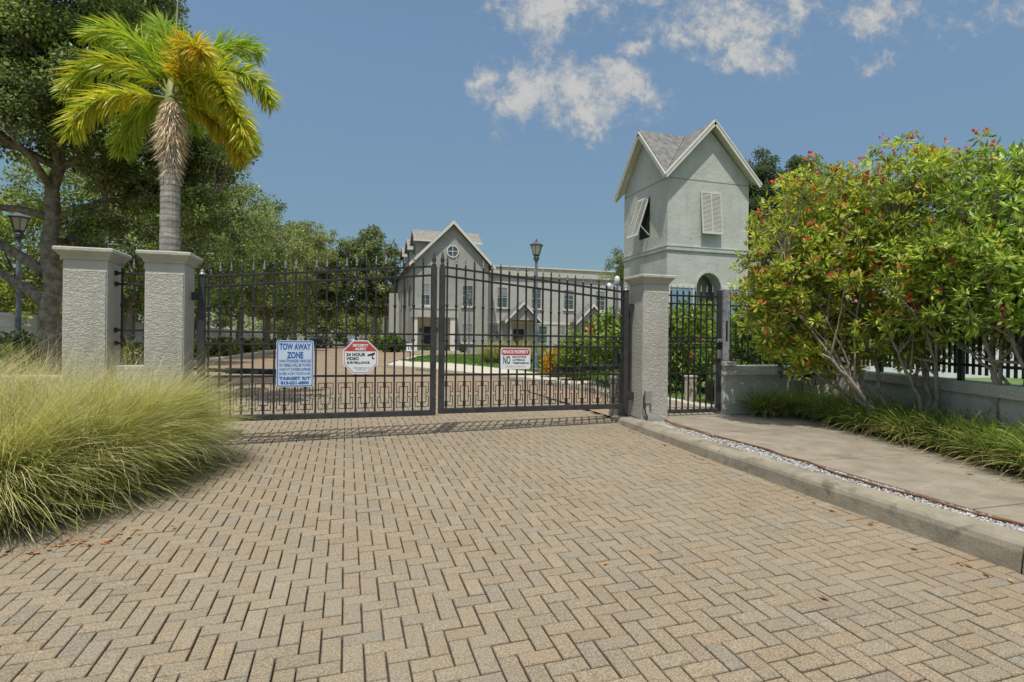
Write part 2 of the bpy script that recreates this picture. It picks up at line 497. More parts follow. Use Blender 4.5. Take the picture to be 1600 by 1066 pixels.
# ------------------------------------------------------------------ ground heights
def G(x, y):
    """paved drive: falls gently toward the street and to the left, level beyond the gate"""
    x = max(-7.0, min(4.2, x))
    yy = max(-4.0, min(7.7, y))
    z = -.10 + .02 * (x - 1) - .034 * (7.7 - yy)
    if y > 7.7: z *= max(0.0, 1 - (y - 7.7) / 4.3)
    return z
def SW(y):
    """sidewalk and kerb top"""
    return .06 - .018 * (7.5 - max(-4, min(7.5, y)))

# --- ground sheet
xs = [-400, -150, -60, -30, -20, -14, -10, -7, -5, -3, -1, 1, 3, 4, 6, 9, 14, 20, 30, 60, 150, 400]
ys = [-200, -60, -20, -8, -4, -2, 0, 1, 2, 3, 4, 5, 6, 7, 7.7, 9, 10, 12, 16, 24, 40, 60, 90, 140, 300, 900]
mb = MB()
mb.v = [(x, y, G(x, y) - .05) for y in ys for x in xs]
nx = len(xs)
mb.f = [(j * nx + i, j * nx + i + 1, (j + 1) * nx + i + 1, (j + 1) * nx + i) for j in range(len(ys) - 1) for i in range(nx - 1)]
mb.m = [0] * len(mb.f)
tag(mb.build('ground', M_SOIL, smooth=True), kind='structure')

# --- mortar / sand bed under the pavers
X0, X1, Y0, Y1 = -7.0, 4.3, .4, 13.0
mb = MB()
gx = np.linspace(X0, X1, 24); gy = np.linspace(Y0, Y1, 26)
mb.v = [(x, y, G(x, y) - .024) for y in gy for x in gx]
mb.f = [(j * 24 + i, j * 24 + i + 1, (j + 1) * 24 + i + 1, (j + 1) * 24 + i) for j in range(25) for i in range(23)]
mb.m = [0] * len(mb.f)
M_JOINT = mat('joint_sand', (.04, .033, .025), (.075, .062, .046), 25, .95, .6, 90)
tag(mb.build('driveway_bed', M_JOINT), kind='structure')

# --- brick pavers, 90 degree herringbone, one mesh
def paver_mat():
    m = D.materials.new('brick_paver'); m.use_nodes = True
    t = NT(m.node_tree); p = t.n['Principled BSDF']
    co = t.node('ShaderNodeTexCoord').outputs['Object']
    at = t.node('ShaderNodeAttribute', attribute_name='tint').outputs['Color']
    spk = t.noise(co, 115, 5, .85)
    col = t.mix(t.ramp(spk, .36, .66), t.mix(1.0, at, (.52, .50, .47, 1), 'MULTIPLY'), t.mix(1.0, at, (1.58, 1.58, 1.56, 1), 'MULTIPLY'))
    dust = t.ramp(t.noise(co, .55, 6, .62, .5), .42, .72, 0, .42)
    col = t.mix(dust, col, (.27, .23, .172, 1))
    dark = t.ramp(t.noise(co, .9, 7, .68, .8), .58, .80, 0, .5)
    col = t.mix(dark, col, (.115, .095, .073, 1))
    # orange silt along the kerb line
    sp = t.node('ShaderNodeSeparateXYZ'); t.l.new(co, sp.inputs[0])
    edge = t.math('MULTIPLY', t.ramp(sp.outputs[0], 3.1, 4.1), t.ramp(t.noise(co, 2.2, 6, .65), .42, .7, 0, .6))
    col = t.mix(edge, col, (.25, .175, .105, 1))
    # pale scuff lines left by tyres and chalk
    wv = t.node('ShaderNodeTexNoise'); t.l.new(co, wv.inputs['Vector']); wv.inputs['Scale'].default_value = .8; wv.inputs['Detail'].default_value = 3; wv.inputs['Distortion'].default_value = .4
    ln = t.math('ABSOLUTE', t.math('SUBTRACT', wv.outputs[0], .53))
    lf = t.math('MULTIPLY', t.ramp(ln, .0, .004, .16, 0), t.ramp(t.noise(co, 1.1, 3), .60, .70))
    col = t.mix(lf, col, (.55, .50, .42, 1))
    t.l.new(col, p.inputs['Base Color'])
    p.inputs['Roughness'].default_value = .9; p.inputs['Specular IOR Level'].default_value = .2
    bn = t.node('ShaderNodeBump'); bn.inputs['Strength'].default_value = .55; bn.inputs['Distance'].default_value = .004
    t.l.new(t.noise(co, 150, 4, .7), bn.inputs['Height']); t.l.new(bn.outputs[0], p.inputs['Normal'])
    return m
U = .1016
bricks = []
for j in range(int(Y0 / U), int(Y1 / U)):
    for i in range(int(X0 / U) - 1, int(4.25 / U)):
        k = (i + j) % 4
        if k == 0: bricks.append((i * U, j * U, 2 * U, U))
        elif k == 2: bricks.append((i * U, j * U, U, 2 * U))
B = np.array(bricks); nb = len(B)
g = np.random.default_rng(3)
gap = .0044; bv = .0035
x0 = B[:, 0] + gap + g.normal(size=nb) * .0007; y0 = B[:, 1] + gap + g.normal(size=nb) * .0007
x1 = B[:, 0] + B[:, 2] - gap + g.normal(size=nb) * .0007; y1 = B[:, 1] + B[:, 3] - gap + g.normal(size=nb) * .0007
def Gv(x, y):
    x = np.clip(x, -7, 4.2); yy = np.clip(y, -4, 7.7)
    z = -.10 + .02 * (x - 1) - .034 * (7.7 - yy)
    return np.where(y > 7.7, z * np.maximum(0, 1 - (y - 7.7) / 4.3), z)
dz = g.normal(size=nb) * .0012; tx = g.normal(size=nb) * .008; ty = g.normal(size=nb) * .008
cx = (x0 + x1) / 2; cy = (y0 + y1) / 2
V = np.empty((nb, 12, 3))
for k, (ax, ay) in enumerate(((0, 0), (1, 0), (1, 1), (0, 1))):
    for ring, (ins, dn) in enumerate(((bv, 0.0), (0.0, .0045), (0.0, .04))):
        px = np.where(ax == 0, x0 + ins, x1 - ins); py = np.where(ay == 0, y0 + ins, y1 - ins)
        V[:, ring * 4 + k, 0] = px; V[:, ring * 4 + k, 1] = py
        V[:, ring * 4 + k, 2] = Gv(px, py) + dz + tx * (px - cx) + ty * (py - cy) - dn
F1 = [(0, 1, 2, 3)] + [(4 + k, 4 + (k + 1) % 4, (k + 1) % 4, k) for k in range(4)] + [(8 + k, 8 + (k + 1) % 4, 4 + (k + 1) % 4, 4 + k) for k in range(4)]
F = (np.array(F1)[None] + (np.arange(nb) * 12)[:, None, None]).reshape(-1, 4)
pal = np.array([(.232, .191, .146), (.239, .196, .148), (.228, .188, .145), (.242, .197, .148), (.230, .192, .151), (.240, .190, .141), (.224, .190, .153), (.234, .193, .148), (.237, .191, .144), (.232, .194, .150), (.212, .187, .156)]) * np.array([1.01, 1.01, .95])
tint = pal[np.minimum(g.integers(0, len(pal) * 2, nb), g.integers(0, len(pal), nb))] * (1 + g.normal(size=(nb, 1)) * .04)
o = np_mesh('driveway', V.reshape(-1, 3), F, paver_mat(), None, np.repeat(tint, 12, 0))
tag(o, kind='structure')

# --- road beyond the gate (same brick, too far off to read as single pavers)
def far_road_mat():
    m = D.materials.new('far_brick'); m.use_nodes = True
    t = NT(m.node_tree); p = t.n['Principled BSDF']
    co = t.node('ShaderNodeTexCoord').outputs['Object']
    br = t.node('ShaderNodeTexBrick'); t.l.new(co, br.inputs[0])
    br.inputs['Color1'].default_value = (.23, .175, .12, 1); br.inputs['Color2'].default_value = (.26, .19, .125, 1); br.inputs['Mortar'].default_value = (.13, .10, .075, 1)
    br.inputs['Scale'].default_value = 1; br.inputs['Brick Width'].default_value = .2; br.inputs['Row Height'].default_value = .1; br.inputs['Mortar Size'].default_value = .006
    col = t.mix(t.ramp(t.noise(co, .35, 6, .6), .4, .7, 0, .5), br.outputs[0], (.30, .225, .15, 1))
    t.l.new(col, p.inputs['Base Color']); p.inputs['Roughness'].default_value = .9; p.inputs['Specular IOR Level'].default_value = .2
    return m
rows = [(12.9, -6.5, 40), (20, -6.5, 40), (29, -6.4, 60), (38, -6.2, 60), (51, -5.7, 60), (51.5, -5.65, 4.2), (65, -4, 4.2), (86, -.9, 7), (100, 3, 12), (130, 12, 24)]
mb = MB()
for (y, a, b) in rows: mb.v += [(a, y, .001), (b, y, .001)]
mb.f = [(2 * i, 2 * i + 1, 2 * i + 3, 2 * i + 2) for i in range(len(rows) - 1)]; mb.m = [0] * len(mb.f)
mb.add([(4.3, 7.9, -.03), (40, 7.9, -.03), (40, 12.9, -.001), (4.3, 12.9, -.001)], [(0, 1, 2, 3)])
tag(mb.build('road', far_road_mat()), kind='structure')
# left kerb of the inner road
def kerb_strip(pts, wd, h, name, m, inner=1):
    """pts (x,y,z): kerb running along a polyline, offset to its left by wd"""
    mb = MB(); P = [Vector(p) for p in pts]; prof = [(0, -.06), (.02, h * .75), (.05, h), (wd, h), (wd, -.06)]
    k = len(prof)
    for i, p in enumerate(P):
        d = (P[min(i + 1, len(P) - 1)] - P[max(0, i - 1)]); d.z = 0; d.normalize()
        nrm = Vector((-d.y, d.x, 0)) * inner
        for (o_, z) in prof: mb.v.append(tuple(p + nrm * o_ + Vector((0, 0, z))))
    for i in range(len(P) - 1):
        for j in range(k - 1):
            mb.f.append((i * k + j, (i + 1) * k + j, (i + 1) * k + j + 1, i * k + j + 1)); mb.m.append(0)
    for e in (0, (len(P) - 1) * k): mb.f.append(tuple(e + j for j in range(k))); mb.m.append(0)
    return tag(mb.build(name, m), kind='structure')
kerb_strip([(-6.5, 8.6, -.02), (-6.5, 20, 0), (-6.4, 29, 0), (-6.2, 38, 0), (-5.7, 51, 0), (-4, 65, 0), (-.9, 86, 0), (3, 100, 0)], .2, .14, 'road_kerb', M_INWALK)

# --- raised lawn with its sidewalk, right of the inner road
LAWN = [(4.75, 8.25), (5.15, 9.2), (5.5, 10.5), (5.7, 12), (5.4, 14), (4.87, 16), (3.8, 18.5), (2.85, 21.3), (1.9, 23.0), (1.55, 24.0), (1.6, 25.5), (2.0, 27.3), (2.6, 30), (3.6, 35), (4.6, 39.5), (5.6, 40.8), (8, 41.2), (20, 40.8), (40, 39), (40, 8.25)]
def smooth_poly(P, it=2):
    for _ in range(it):
        Q = []
        for i in range(len(P)):
            a = P[i]; b = P[(i + 1) % len(P)]
            Q += [(a[0] * .75 + b[0] * .25, a[1] * .75 + b[1] * .25), (a[0] * .25 + b[0] * .75, a[1] * .25 + b[1] * .75)]
        P = Q
    return P
front = LAWN[:17]
kerb_strip([(x, y, min(0, G(4.2, y))) for (x, y) in smooth_poly(front, 1)[:-2]], .2, .13, 'inner_kerb', M_CONC, -1)
mb = MB(); mb.prism(LAWN, -.1, .085, 'z')
tag(mb.build('inner_sidewalk', M_INWALK), kind='structure')
LAWN2 = [(6.6, 8.6), (6.3, 11.3), (6.75, 14), (6.57, 17.2), (6.45, 19.5), (5.7, 23), (4.9, 26.2), (3.5, 27.8), (2.75, 29.2), (3.5, 31), (4.6, 36), (6.0, 39), (8, 40), (20, 39.6), (39, 38), (39, 8.6)]
mb = MB(); mb.prism(LAWN2, .0, .10, 'z')
tag(mb.build('lawn', M_LAWN), kind='structure')

# --- front kerb along the drive, cast in lengths
kx = [(8.15, 4.10), (7.7, 4.06), (6, 4.05), (4, 4.10), (2.4, 4.17), (.2, 4.24), (-1.5, 4.28)]
def kerb_x(y):
    for (ya, xa), (yb, xb) in zip(kx, kx[1:]):
        if yb <= y <= ya: return xa + (xb - xa) * (ya - y) / (ya - yb)
    return kx[0][1] if y > kx[0][0] else kx[-1][1]
mb = MB()
cuts = [8.15, 5.32, 2.42, -1.0]
for a, b in zip(cuts, cuts[1:]):
    yy = np.linspace(a - .006, b + .006, 14)
    k = len(mb.v); pn = 9
    for iy, y in enumerate(yy):
        x = kerb_x(y); zt = SW(y) + .012; zb = G(4.1, y) - .05
        end = .0
        if a > 8 and iy < 3: end = (3 - iy) * .018
        prof = [(.0 + end, zb), (.025 + end, zb + (zt - zb) * .72), (.04 + end, zt - .032 - end), (.065, zt - .012 - end), (.10, zt - end), (.20, zt + .002 - end), (.26, zt - .004 - end), (.285, zt - .02 - end), (.285, zb)]
        for (dx, z) in prof: mb.v.append((x + dx, y, z))
    for i in range(13):
        for j in range(pn - 1):
            mb.f.append((k + i * pn + j, k + (i + 1) * pn + j, k + (i + 1) * pn + j + 1, k + i * pn + j + 1)); mb.m.append(0)
    for e in (k, k + 13 * pn): mb.f.append(tuple(e + j for j in range(pn))); mb.m.append(0)
tag(mb.build('kerb', M_CONC, smooth=False, bevel=.006), kind='structure')

# --- gravel strip between kerb and sidewalk
mb = MB()
yy = np.linspace(7.3, -1, 20)
for y in yy: mb.v += [(kerb_x(y) + .27, y, SW(y) - .022), (4.70, y, SW(y) - .022)]
mb.f = [(2 * i, 2 * i + 1, 2 * i + 3, 2 * i + 2) for i in range(19)]; mb.m = [0] * 19
tag(mb.build('gravel_bed', mat('gravel_grit', (.24, .21, .165), (.40, .375, .33), 9, .95, .8, 120)), kind='structure')
g = np.random.default_rng(12); n = 5200
gy_ = 6.7 - g.random(n) ** .75 * 6.0
kxs = np.array([kerb_x(v) for v in gy_]); gx_ = kxs + .30 + g.random(n) * (4.655 - kxs - .30)
r = .006 + .008 * g.random(n) * (1 + .3 * (gy_ < 4))
oct_ = np.array([(1, 0, 0), (0, 1, 0), (-1, 0, 0), (0, -1, 0), (0, 0, .8), (0, 0, -.8)], float)
V = oct_[None] * r[:, None, None] * (.7 + .6 * g.random((n, 6, 1)))
a = g.random(n) * 6.28; ca_, sa_ = np.cos(a), np.sin(a)
V2 = V.copy(); V2[..., 0] = V[..., 0] * ca_[:, None] - V[..., 1] * sa_[:, None]; V2[..., 1] = V[..., 0] * sa_[:, None] + V[..., 1] * ca_[:, None]
zs = np.array([SW(v) for v in gy_]) - .018 + g.random(n) * .006
V2 += np.stack([gx_, gy_, zs], 1)[:, None]
FO = np.array([(0, 1, 4), (1, 2, 4), (2, 3, 4), (3, 0, 4), (1, 0, 5), (2, 1, 5), (3, 2, 5), (0, 3, 5)])
F = (FO[None] + (np.arange(n) * 6)[:, None, None]).reshape(-1, 3)
gc = np.clip(.36 + g.normal(size=(n, 1)) * .16, .06, .65) * np.array([1, .985, .96])
o = np_mesh('gravel', V2.reshape(-1, 3), F, M_STONE, None, np.repeat(gc, 6, 0)); tag(o, kind='stuff')

# --- sidewalk slabs with tooled joints
far = [(7.75, 7.35), (7.0, 7.1), (6.3, 6.85), (5.3, 6.72), (4.5, 6.5), (3.6, 6.2), (2.8, 5.95), (1.5, 5.7), (-1.0, 5.5)]
def walk_far(y):
    for (ya, xa), (yb, xb) in zip(far, far[1:]):
        if yb <= y <= ya: return xa + (xb - xa) * (ya - y) / (ya - yb)
    return far[0][1]
mb = MB()
cuts = [8.05, 6.25, 4.62, 3.02, 1.4, -.9]
for a, b in zip(cuts, cuts[1:]):
    yy = np.linspace(a - .009, b + .009, 5); k = len(mb.v)
    for y in yy:
        z = SW(y)
        xa = 4.665 if y < 7.3 else 4.80
        xf = walk_far(min(y, 7.75)) if y < 7.62 else 6.1
        mb.v += [(xa, y, z - .1), (xa, y, z), (xf, y, z), (xf, y, z - .1)]
    for i in range(4):
        for j in range(3): mb.f.append((k + i * 4 + j, k + (i + 1) * 4 + j, k + (i + 1) * 4 + j + 1, k + i * 4 + j + 1)); mb.m.append(0)
    for e in (k, k + 16): mb.f.append((e, e + 1, e + 2, e + 3)); mb.m.append(0)
tag(mb.build('sidewalk', M_WALK, bevel=.008), kind='structure')
# path behind the pedestrian gate
mb = MB(); mb.prism([(4.9, 8.05), (6.1, 8.05), (6.2, 9.6), (6.25, 12), (5.85, 12), (5.5, 10)], -.05, .095, 'z')
tag(mb.build('footpath', M_WALK), kind='structure')

# --- planting beds
mb = MB()
ym = np.linspace(7.6, -.9, 12)
for y in ym: mb.v += [(walk_far(min(y, 7.75)) - .01, y, SW(y) - .015), (walk_far(min(y, 7.75)) + .45, y, SW(y) + .05), (9.5, y, SW(y) + .07)]
for i in range(11):
    for j in range(2): mb.f.append((3 * i + j, 3 * i + 3 + j, 3 * i + 4 + j, 3 * i + 1 + j)); mb.m.append(0)
tag(mb.build('mulch_bed', M_MULCH, smooth=True), kind='structure')
BED = [(-7.0, 4.95), (-3.2, 5.0), (-2.6, 5.06), (-2.2, 5.3), (-1.95, 5.7), (-1.75, 6.3), (-1.7, 7.0), (-1.78, 7.5), (-1.75, 8.2), (-6.4, 8.3), (-7.0, 8.0)]
mb = MB()
mb.add([(x, y, G(x, y) + .035) for x, y in BED] + [(x, y, G(x, y) - .03) for x, y in BED], [tuple(range(len(BED)))] + [(i, (i + 1) % len(BED), (i + 1) % len(BED) + len(BED), i + len(BED)) for i in range(len(BED))])
tag(mb.build('grass_bed', M_MULCH), kind='structure')
mb = MB()
for (y, a, b) in [(8.3, -30, -6.69), (20, -30, -6.69), (29, -30, -6.6), (38, -30, -6.4), (51, -30, -5.9), (65, -30, -4.2), (86, -28, -1.1), (100, -20, 2.8)]: mb.v += [(a, y, .05), (b, y, .10)]
mb.f = [(2 * i, 2 * i + 1, 2 * i + 3, 2 * i + 2) for i in range(7)]; mb.m = [0] * 7
tag(mb.build('verge', mat('verge_mulch', (.16, .115, .075), (.24, .19, .12), 3, .95, .8, 30, bdist=.03, stain=(.12, .17, .05, .8), stain_scale=.5)), kind='structure')

# ================================================================== gate pillars
def pillar(x0, x1, y0, y1, zb, zt, label, sides=('front',)):
    xm, ym = (x0 + x1) / 2, (y0 + y1) / 2
    root = empty('gate_pillar', (xm, ym, zb), label, 'pillar', 'stucco gate pillars')
    MB().box(x0, x1, y0, y1, zb - .2, zt - .13).build('shaft', M_PTRIM, root, bevel=.008)
    fz = zt - .255
    if 'front' in sides:
        MB().box(x0 + .012, x1 - .012, y0 - .013, y0 + .02, zb - .15, fz).build('textured_panel', M_PILLAR, root, bevel=.007)
    if 'left' in sides:
        MB().box(x0 - .013, x0 + .02, y0 + .012, y1 - .012, zb - .15, fz).build('textured_panel', M_PILLAR, root, bevel=.007)
    mb = MB(); k = 0
    prof = [(.012, -.135), (.020, -.118), (.020, -.104), (.034, -.088), (.052, -.066), (.066, -.05), (.074, -.044), (.074, -.012), (.066, .0), (-.1, .012)]
    for o_, dz_ in prof:
        z = zt + dz_
        mb.v += [(x0 - o_, y0 - o_, z), (x1 + o_, y0 - o_, z), (x1 + o_, y1 + o_, z), (x0 - o_, y1 + o_, z)]
    n = len(prof)
    for i in range(n - 1):
        for j in range(4): mb.f.append((i * 4 + j, i * 4 + (j + 1) % 4, (i + 1) * 4 + (j + 1) % 4, (i + 1) * 4 + j)); mb.m.append(0)
    mb.f += [(3, 2, 1, 0), tuple((n - 1) * 4 + j for j in range(4))]; mb.m += [0, 0]
    mb.build('cap', M_PTRIM, root, bevel=.004)
    return root
pillar(-3.10, -2.66, 7.48, 7.93, -.12, 2.255, 'broad stucco pillar behind the tall grass, left of the barred gap', ('front',))
pillar(-2.28, -1.86, 7.46, 7.91, -.12, 2.255, 'stucco pillar in front of the palm trunk holding the left gate leaf', ('front',))
pillar(4.36, 4.79, 7.42, 7.87, -.02, 2.27, 'stucco pillar at the kerb end with a grey junction box', ('front', 'left'))

def low_wall(name, label, x0, x1, y0, y1, zb, zt, m=M_PTRIM, cat='low wall', cap=.035, caph=.07, body=None):
    root = empty(name, ((x0 + x1) / 2, (y0 + y1) / 2, zb), label, cat)
    MB().box(x0, x1, y0, y1, zb - .25, zt - caph).build('wall_body', body or m, root, bevel=.006)
    MB().box(x0, x1, y0 - cap, y1 + cap, zt - caph, zt).build('coping', m, root, bevel=.012)
    return root
low_wall('low_wall', 'short stucco wall under the barred gap between two left pillars', -2.655, -2.285, 7.60, 7.80, -.1, .89, cap=.0)
low_wall('low_wall', 'pale stucco wall running left behind the tall grass', -7.5, -3.105, 7.60, 7.80, -.1, .775, cap=.02)

# ================================================================== ironwork
def picket_mb(x, y, z0, z1, s, collars, cs=1.0, topw=None):
    mb = MB()
    h = s / 2
    mb.box(x - h, x + h, y - h, y + h, z0, z1)
    for zc in collars:
        c = s * .5 + .011 * cs
        mb.lathe([(h * 1.2, zc - .028), (c, zc - .012), (c, zc + .006), (h * 1.3, zc + .018), (h * 1.1, zc + .03)], x, y, 8)
    return mb
def finial_mb(x, y, z, k=1.0):
    return MB().lathe([(.011 * k, z), (.019 * k, z + .006 * k), (.019 * k, z + .018 * k), (.010 * k, z + .028 * k), (.019 * k, z + .052 * k), (.014 * k, z + .075 * k), (.006 * k, z + .115 * k), (.001, z + .14 * k)], x, y, 8)
def key_mb(x, y, z0, z1, wo, wi, s=.0095):
    """Greek-key ornament round one picket: two nested rectangles tied at mid height and blocks on the picket"""
    mb = MB()
    zi0, zi1 = z0 + .065, z1 - .062; zm = (z0 + z1) / 2
    h = s / 2
    for sx in (-1, 1):
        xo, xi = x + sx * wo, x + sx * wi
        xa, xb = sorted((xo, xi))
        mb.box(xo - h, xo + h, y - h, y + h, z0, zm - .022); mb.box(xo - h, xo + h, y - h, y + h, zm + .022, z1)
        mb.box(xi - h, xi + h, y - h, y + h, zi0, zi1)
        mb.box(xa + h, xb - h, y - h, y + h, zm + .022, zm + .022 + s); mb.box(xa + h, xb - h, y - h, y + h, zm - .022 - s, zm - .022)
    for z in (z0, z1): mb.box(x - wo - h, x + wo + h, y - h * .96, y + h * .96, z - h, z + h)
    for z in (zi0, zi1): mb.box(x - wi - h, x + wi + h, y - h * .96, y + h * .96, z - h, z + h)
    for z in ((z0 + zi0) / 2 , (z1 + zi1) / 2): mb.box(x - .018, x + .018, y - .018, y + .018, z - .034, z + .034)
    return mb
GY = 7.70
def gate_leaf(label, xa, xb, zb, ta, tb, fa, fb, bars, odd, hinge_left):
    """xa..xb outer edges; ta/tb top-rail heights at the ends; fa/fb ditto for pickets' shoulder"""
    root = empty('driveway_gate_leaf', (xa if hinge_left else xb, GY, zb), label, 'gate', 'leaves of the iron driveway gate')
    sw = .078
    lerp = lambda a, b, x: a + (b - a) * (x - xa) / (xb - xa)
    top = lambda x: lerp(ta, tb, x)
    # stiles
    for side, x in ((0, xa), (1, xb - sw)):
        hinge = (side == 0) == hinge_left
        zt = top(x + sw / 2) + (.02 if hinge else -.0)
        st = MB().box(x, x + sw, GY - sw / 2, GY + sw / 2, zb, zt).build('stile', M_IRONG, root, bevel=.005)
        if hinge:
            MB().lathe([(.050, zt), (.054, zt + .012), (.03, zt + .03), (.022, zt + .045), (.024, zt + .06), (.004, zt + .08)], x + sw / 2, GY, 10).build('finial', M_CAPM, st, smooth=True)
        else:
            finial_mb(x + sw / 2, GY, zt + .0, 1.65).build('finial', M_IRONG, st, smooth=True)
    x0, x1 = xa + sw, xb - sw
    def rail(za, zb_, hgt, wd=.03, nm='rail'):
        return MB().hexa([(x0, GY - wd / 2, za - hgt / 2), (x1, GY - wd / 2, zb_ - hgt / 2), (x1, GY + wd / 2, zb_ - hgt / 2), (x0, GY + wd / 2, za - hgt / 2),
                          (x0, GY - wd / 2, za + hgt / 2), (x1, GY - wd / 2, zb_ + hgt / 2), (x1, GY + wd / 2, zb_ + hgt / 2), (x0, GY + wd / 2, za + hgt / 2)]).build(nm, M_IRON, root, bevel=.003)
    rail(top(x0), top(x1), .028); rail(top(x0) - .125, top(x1) - .125, .028)
    rail(1.315, 1.31, .026); rail(1.155, 1.15, .026); rail(.745, .735, .03)
    MB().box(x0, x1, GY - .032, GY + .032, zb, zb + .075).build('bottom_rail', M_IRONG, root, bevel=.005)
    n = len(bars)
    for i, x in enumerate(bars):
        zt = top(x) + .055
        c1 = lerp(fa, fb, x)
        p = picket_mb(x, GY - .001, zb + .07, zt, .0225, (c1, 1.235), 1.0).build('picket', M_IRON, root)
        finial_mb(x, GY, zt, .85).build('finial', M_CAPM if i % 3 else M_IRONG, p, smooth=True)
        if i % 2 == odd:
            wo = .092
            key_mb(x, GY + .001, .30, .645, wo, .058).build('key_ornament', M_IRON, root)
    return root
LB = [-1.65 + i * (2.68 / 21) for i in range(22)]
RB = [1.372 + i * (2.752 / 21) for i in range(22)]
leafL = gate_leaf('black iron gate leaf carrying the blue and white tow sign', -1.765, 1.222, .175, 1.99, 2.275, 1.615, 1.72, LB, 1, True)
leafR = gate_leaf('black iron gate leaf carrying the red and white private property sign', 1.262, 4.235, .195, 2.275, 2.01, 1.735, 1.625, RB, 0, False)
# hinge hardware is part of each leaf
for z in (.5, 1.75): MB().box(-1.84, -1.765, GY - .03, GY + .03, z - .05, z + .05).build('hinge', M_IRONG, leafL, bevel=.004)
MB().box(4.235, 4.335, GY - .025, GY + .025, 1.72, 1.84).build('hinge', M_IRONG, leafR, bevel=.004)
MB().box(4.262, 4.30, GY - .03, GY + .03, .45, 1.72).build('hinge_rod', M_IRONG, leafR, bevel=.004)
MB().box(4.235, 4.345, GY - .028, GY + .028, .33, .45).build('hinge', M_IRONG, leafR, bevel=.004)
mb = MB()
for z in (.42, .62, .83, 1.02, 1.22, 1.5): mb.box(1.200, 1.2225, GY - .05, GY - .035, z, z + .008)
mb.build('latch_bolts', M_CAPM, leafL)

def fence_panel(name, label, xs_, y, z0, z1, rails, cat='iron fence', ends=None, mroot=None, collars=(1.62, 1.235), fin=True, group=None, s=.022, root=None):
    root = root or empty(name, ((xs_[0] + xs_[-1]) / 2, y, z0), label, cat, group)
    a, b = ends
    for z in rails:
        mb = MB().box(a, b, y - .014, y + .014, z - .014, z + .014)
        for e, d in ((a, 1), (b, -1)):
            mb.lathe([(.001, 0)] * 2, e, y, 3) if False else None
        mb.build('rail', M_IRON, root, bevel=.003)
    for x in xs_:
        p = picket_mb(x, y - .001, z0, z1, s, collars).build('picket', M_IRON, root)
        if fin: finial_mb(x, y, z1, .85).build('finial', M_CAPM, p, smooth=True)
    return root
fp = fence_panel('iron_fence', 'narrow black iron panel in the gap between the two left pillars', [-2.585, -2.465, -2.345], 7.70, .93, 2.06, (2.0, 1.87, 1.315, 1.155), ends=(-2.66, -2.28))
for z in (2.0, 1.87, 1.315, 1.155): MB().box(-2.66, -2.63, 7.675, 7.725, z - .028, z + .028).build('bracket', M_IRON, fp, bevel=.006)

# pedestrian gate and its post
PY = 7.66
pg = empty('pedestrian_gate', (4.86, PY, .09), 'narrow black iron walk gate between the kerb pillar and the grey post', 'gate')
for x in (4.845, 5.862):
    wd = .04 if x < 5 else .07
    MB().box(x, x + wd, PY - .025, PY + .025, .10, 2.10 if x > 5 else 2.04).build('stile', M_IRONG, pg, bevel=.004)
for z in (1.99, 1.86, 1.315, 1.255, 1.155, .735): MB().box(4.885, 5.862, PY - .014, PY + .014, z - .013, z + .013).build('rail', M_IRON, pg, bevel=.003)
MB().box(4.885, 5.862, PY - .025, PY + .025, .10, .155).build('bottom_rail', M_IRONG, pg, bevel=.004)
for i in range(8):
    x = 4.985 + i * .112
    p = picket_mb(x, PY - .001, .15, 2.06, .02, (1.63, 1.21)).build('picket', M_IRON, pg)
    finial_mb(x, PY, 2.06, .8).build('finial', M_CAPM, p, smooth=True)
mb = MB().box(5.83, 5.935, PY - .06, PY - .026, 1.24, 1.30).box(5.85, 5.90, PY - .10, PY - .06, 1.255, 1.285).box(5.84, 5.90, PY - .055, PY - .026, .98, 1.12)
mb.build('latch', M_CAPM, pg, bevel=.005)
gp = empty('gate_post', (6.01, PY, .0), 'scuffed grey steel post with lock slot beside the narrow walk gate', 'post')
MB().box(5.945, 6.065, PY - .055, PY + .055, .93, 2.12).build('tube', M_STEEL, gp, bevel=.006)
MB().box(5.985, 6.022, PY - .0585, PY - .056, 1.27, 1.60).build('lock_slot', M_DARK, gp)
MB().box(5.935, 6.16, PY - .12, PY + .12, .86, .93).build('base_block', M_LOWALL, gp, bevel=.006)

# walls to the right of the walk gate
rw = empty('low_wall', (7.2, 7.75, 0), 'stucco wall with coping right of the walk gate, ivy spilling over', 'low wall')
MB().box(5.955, 8.25, 7.62, 7.84, -.15, .70).build('wall_body', M_LOWALL, rw, bevel=.006)
MB().box(5.95, 8.25, 7.575, 7.885, .70, .86).build('coping', M_LOWALL, rw, bevel=.01)
cp = empty('corner_pillar', (8.5, 7.6, 0), 'plain stucco corner pillar half hidden by red flowering branches', 'pillar')
MB().box(8.26, 8.74, 7.30, 7.86, -.1, 1.82).build('shaft', M_LOWALL, cp, bevel=.008)
MB().box(8.20, 8.80, 7.24, 7.92, 1.82, 1.94).build('cap', M_PTRIM, cp, bevel=.02)
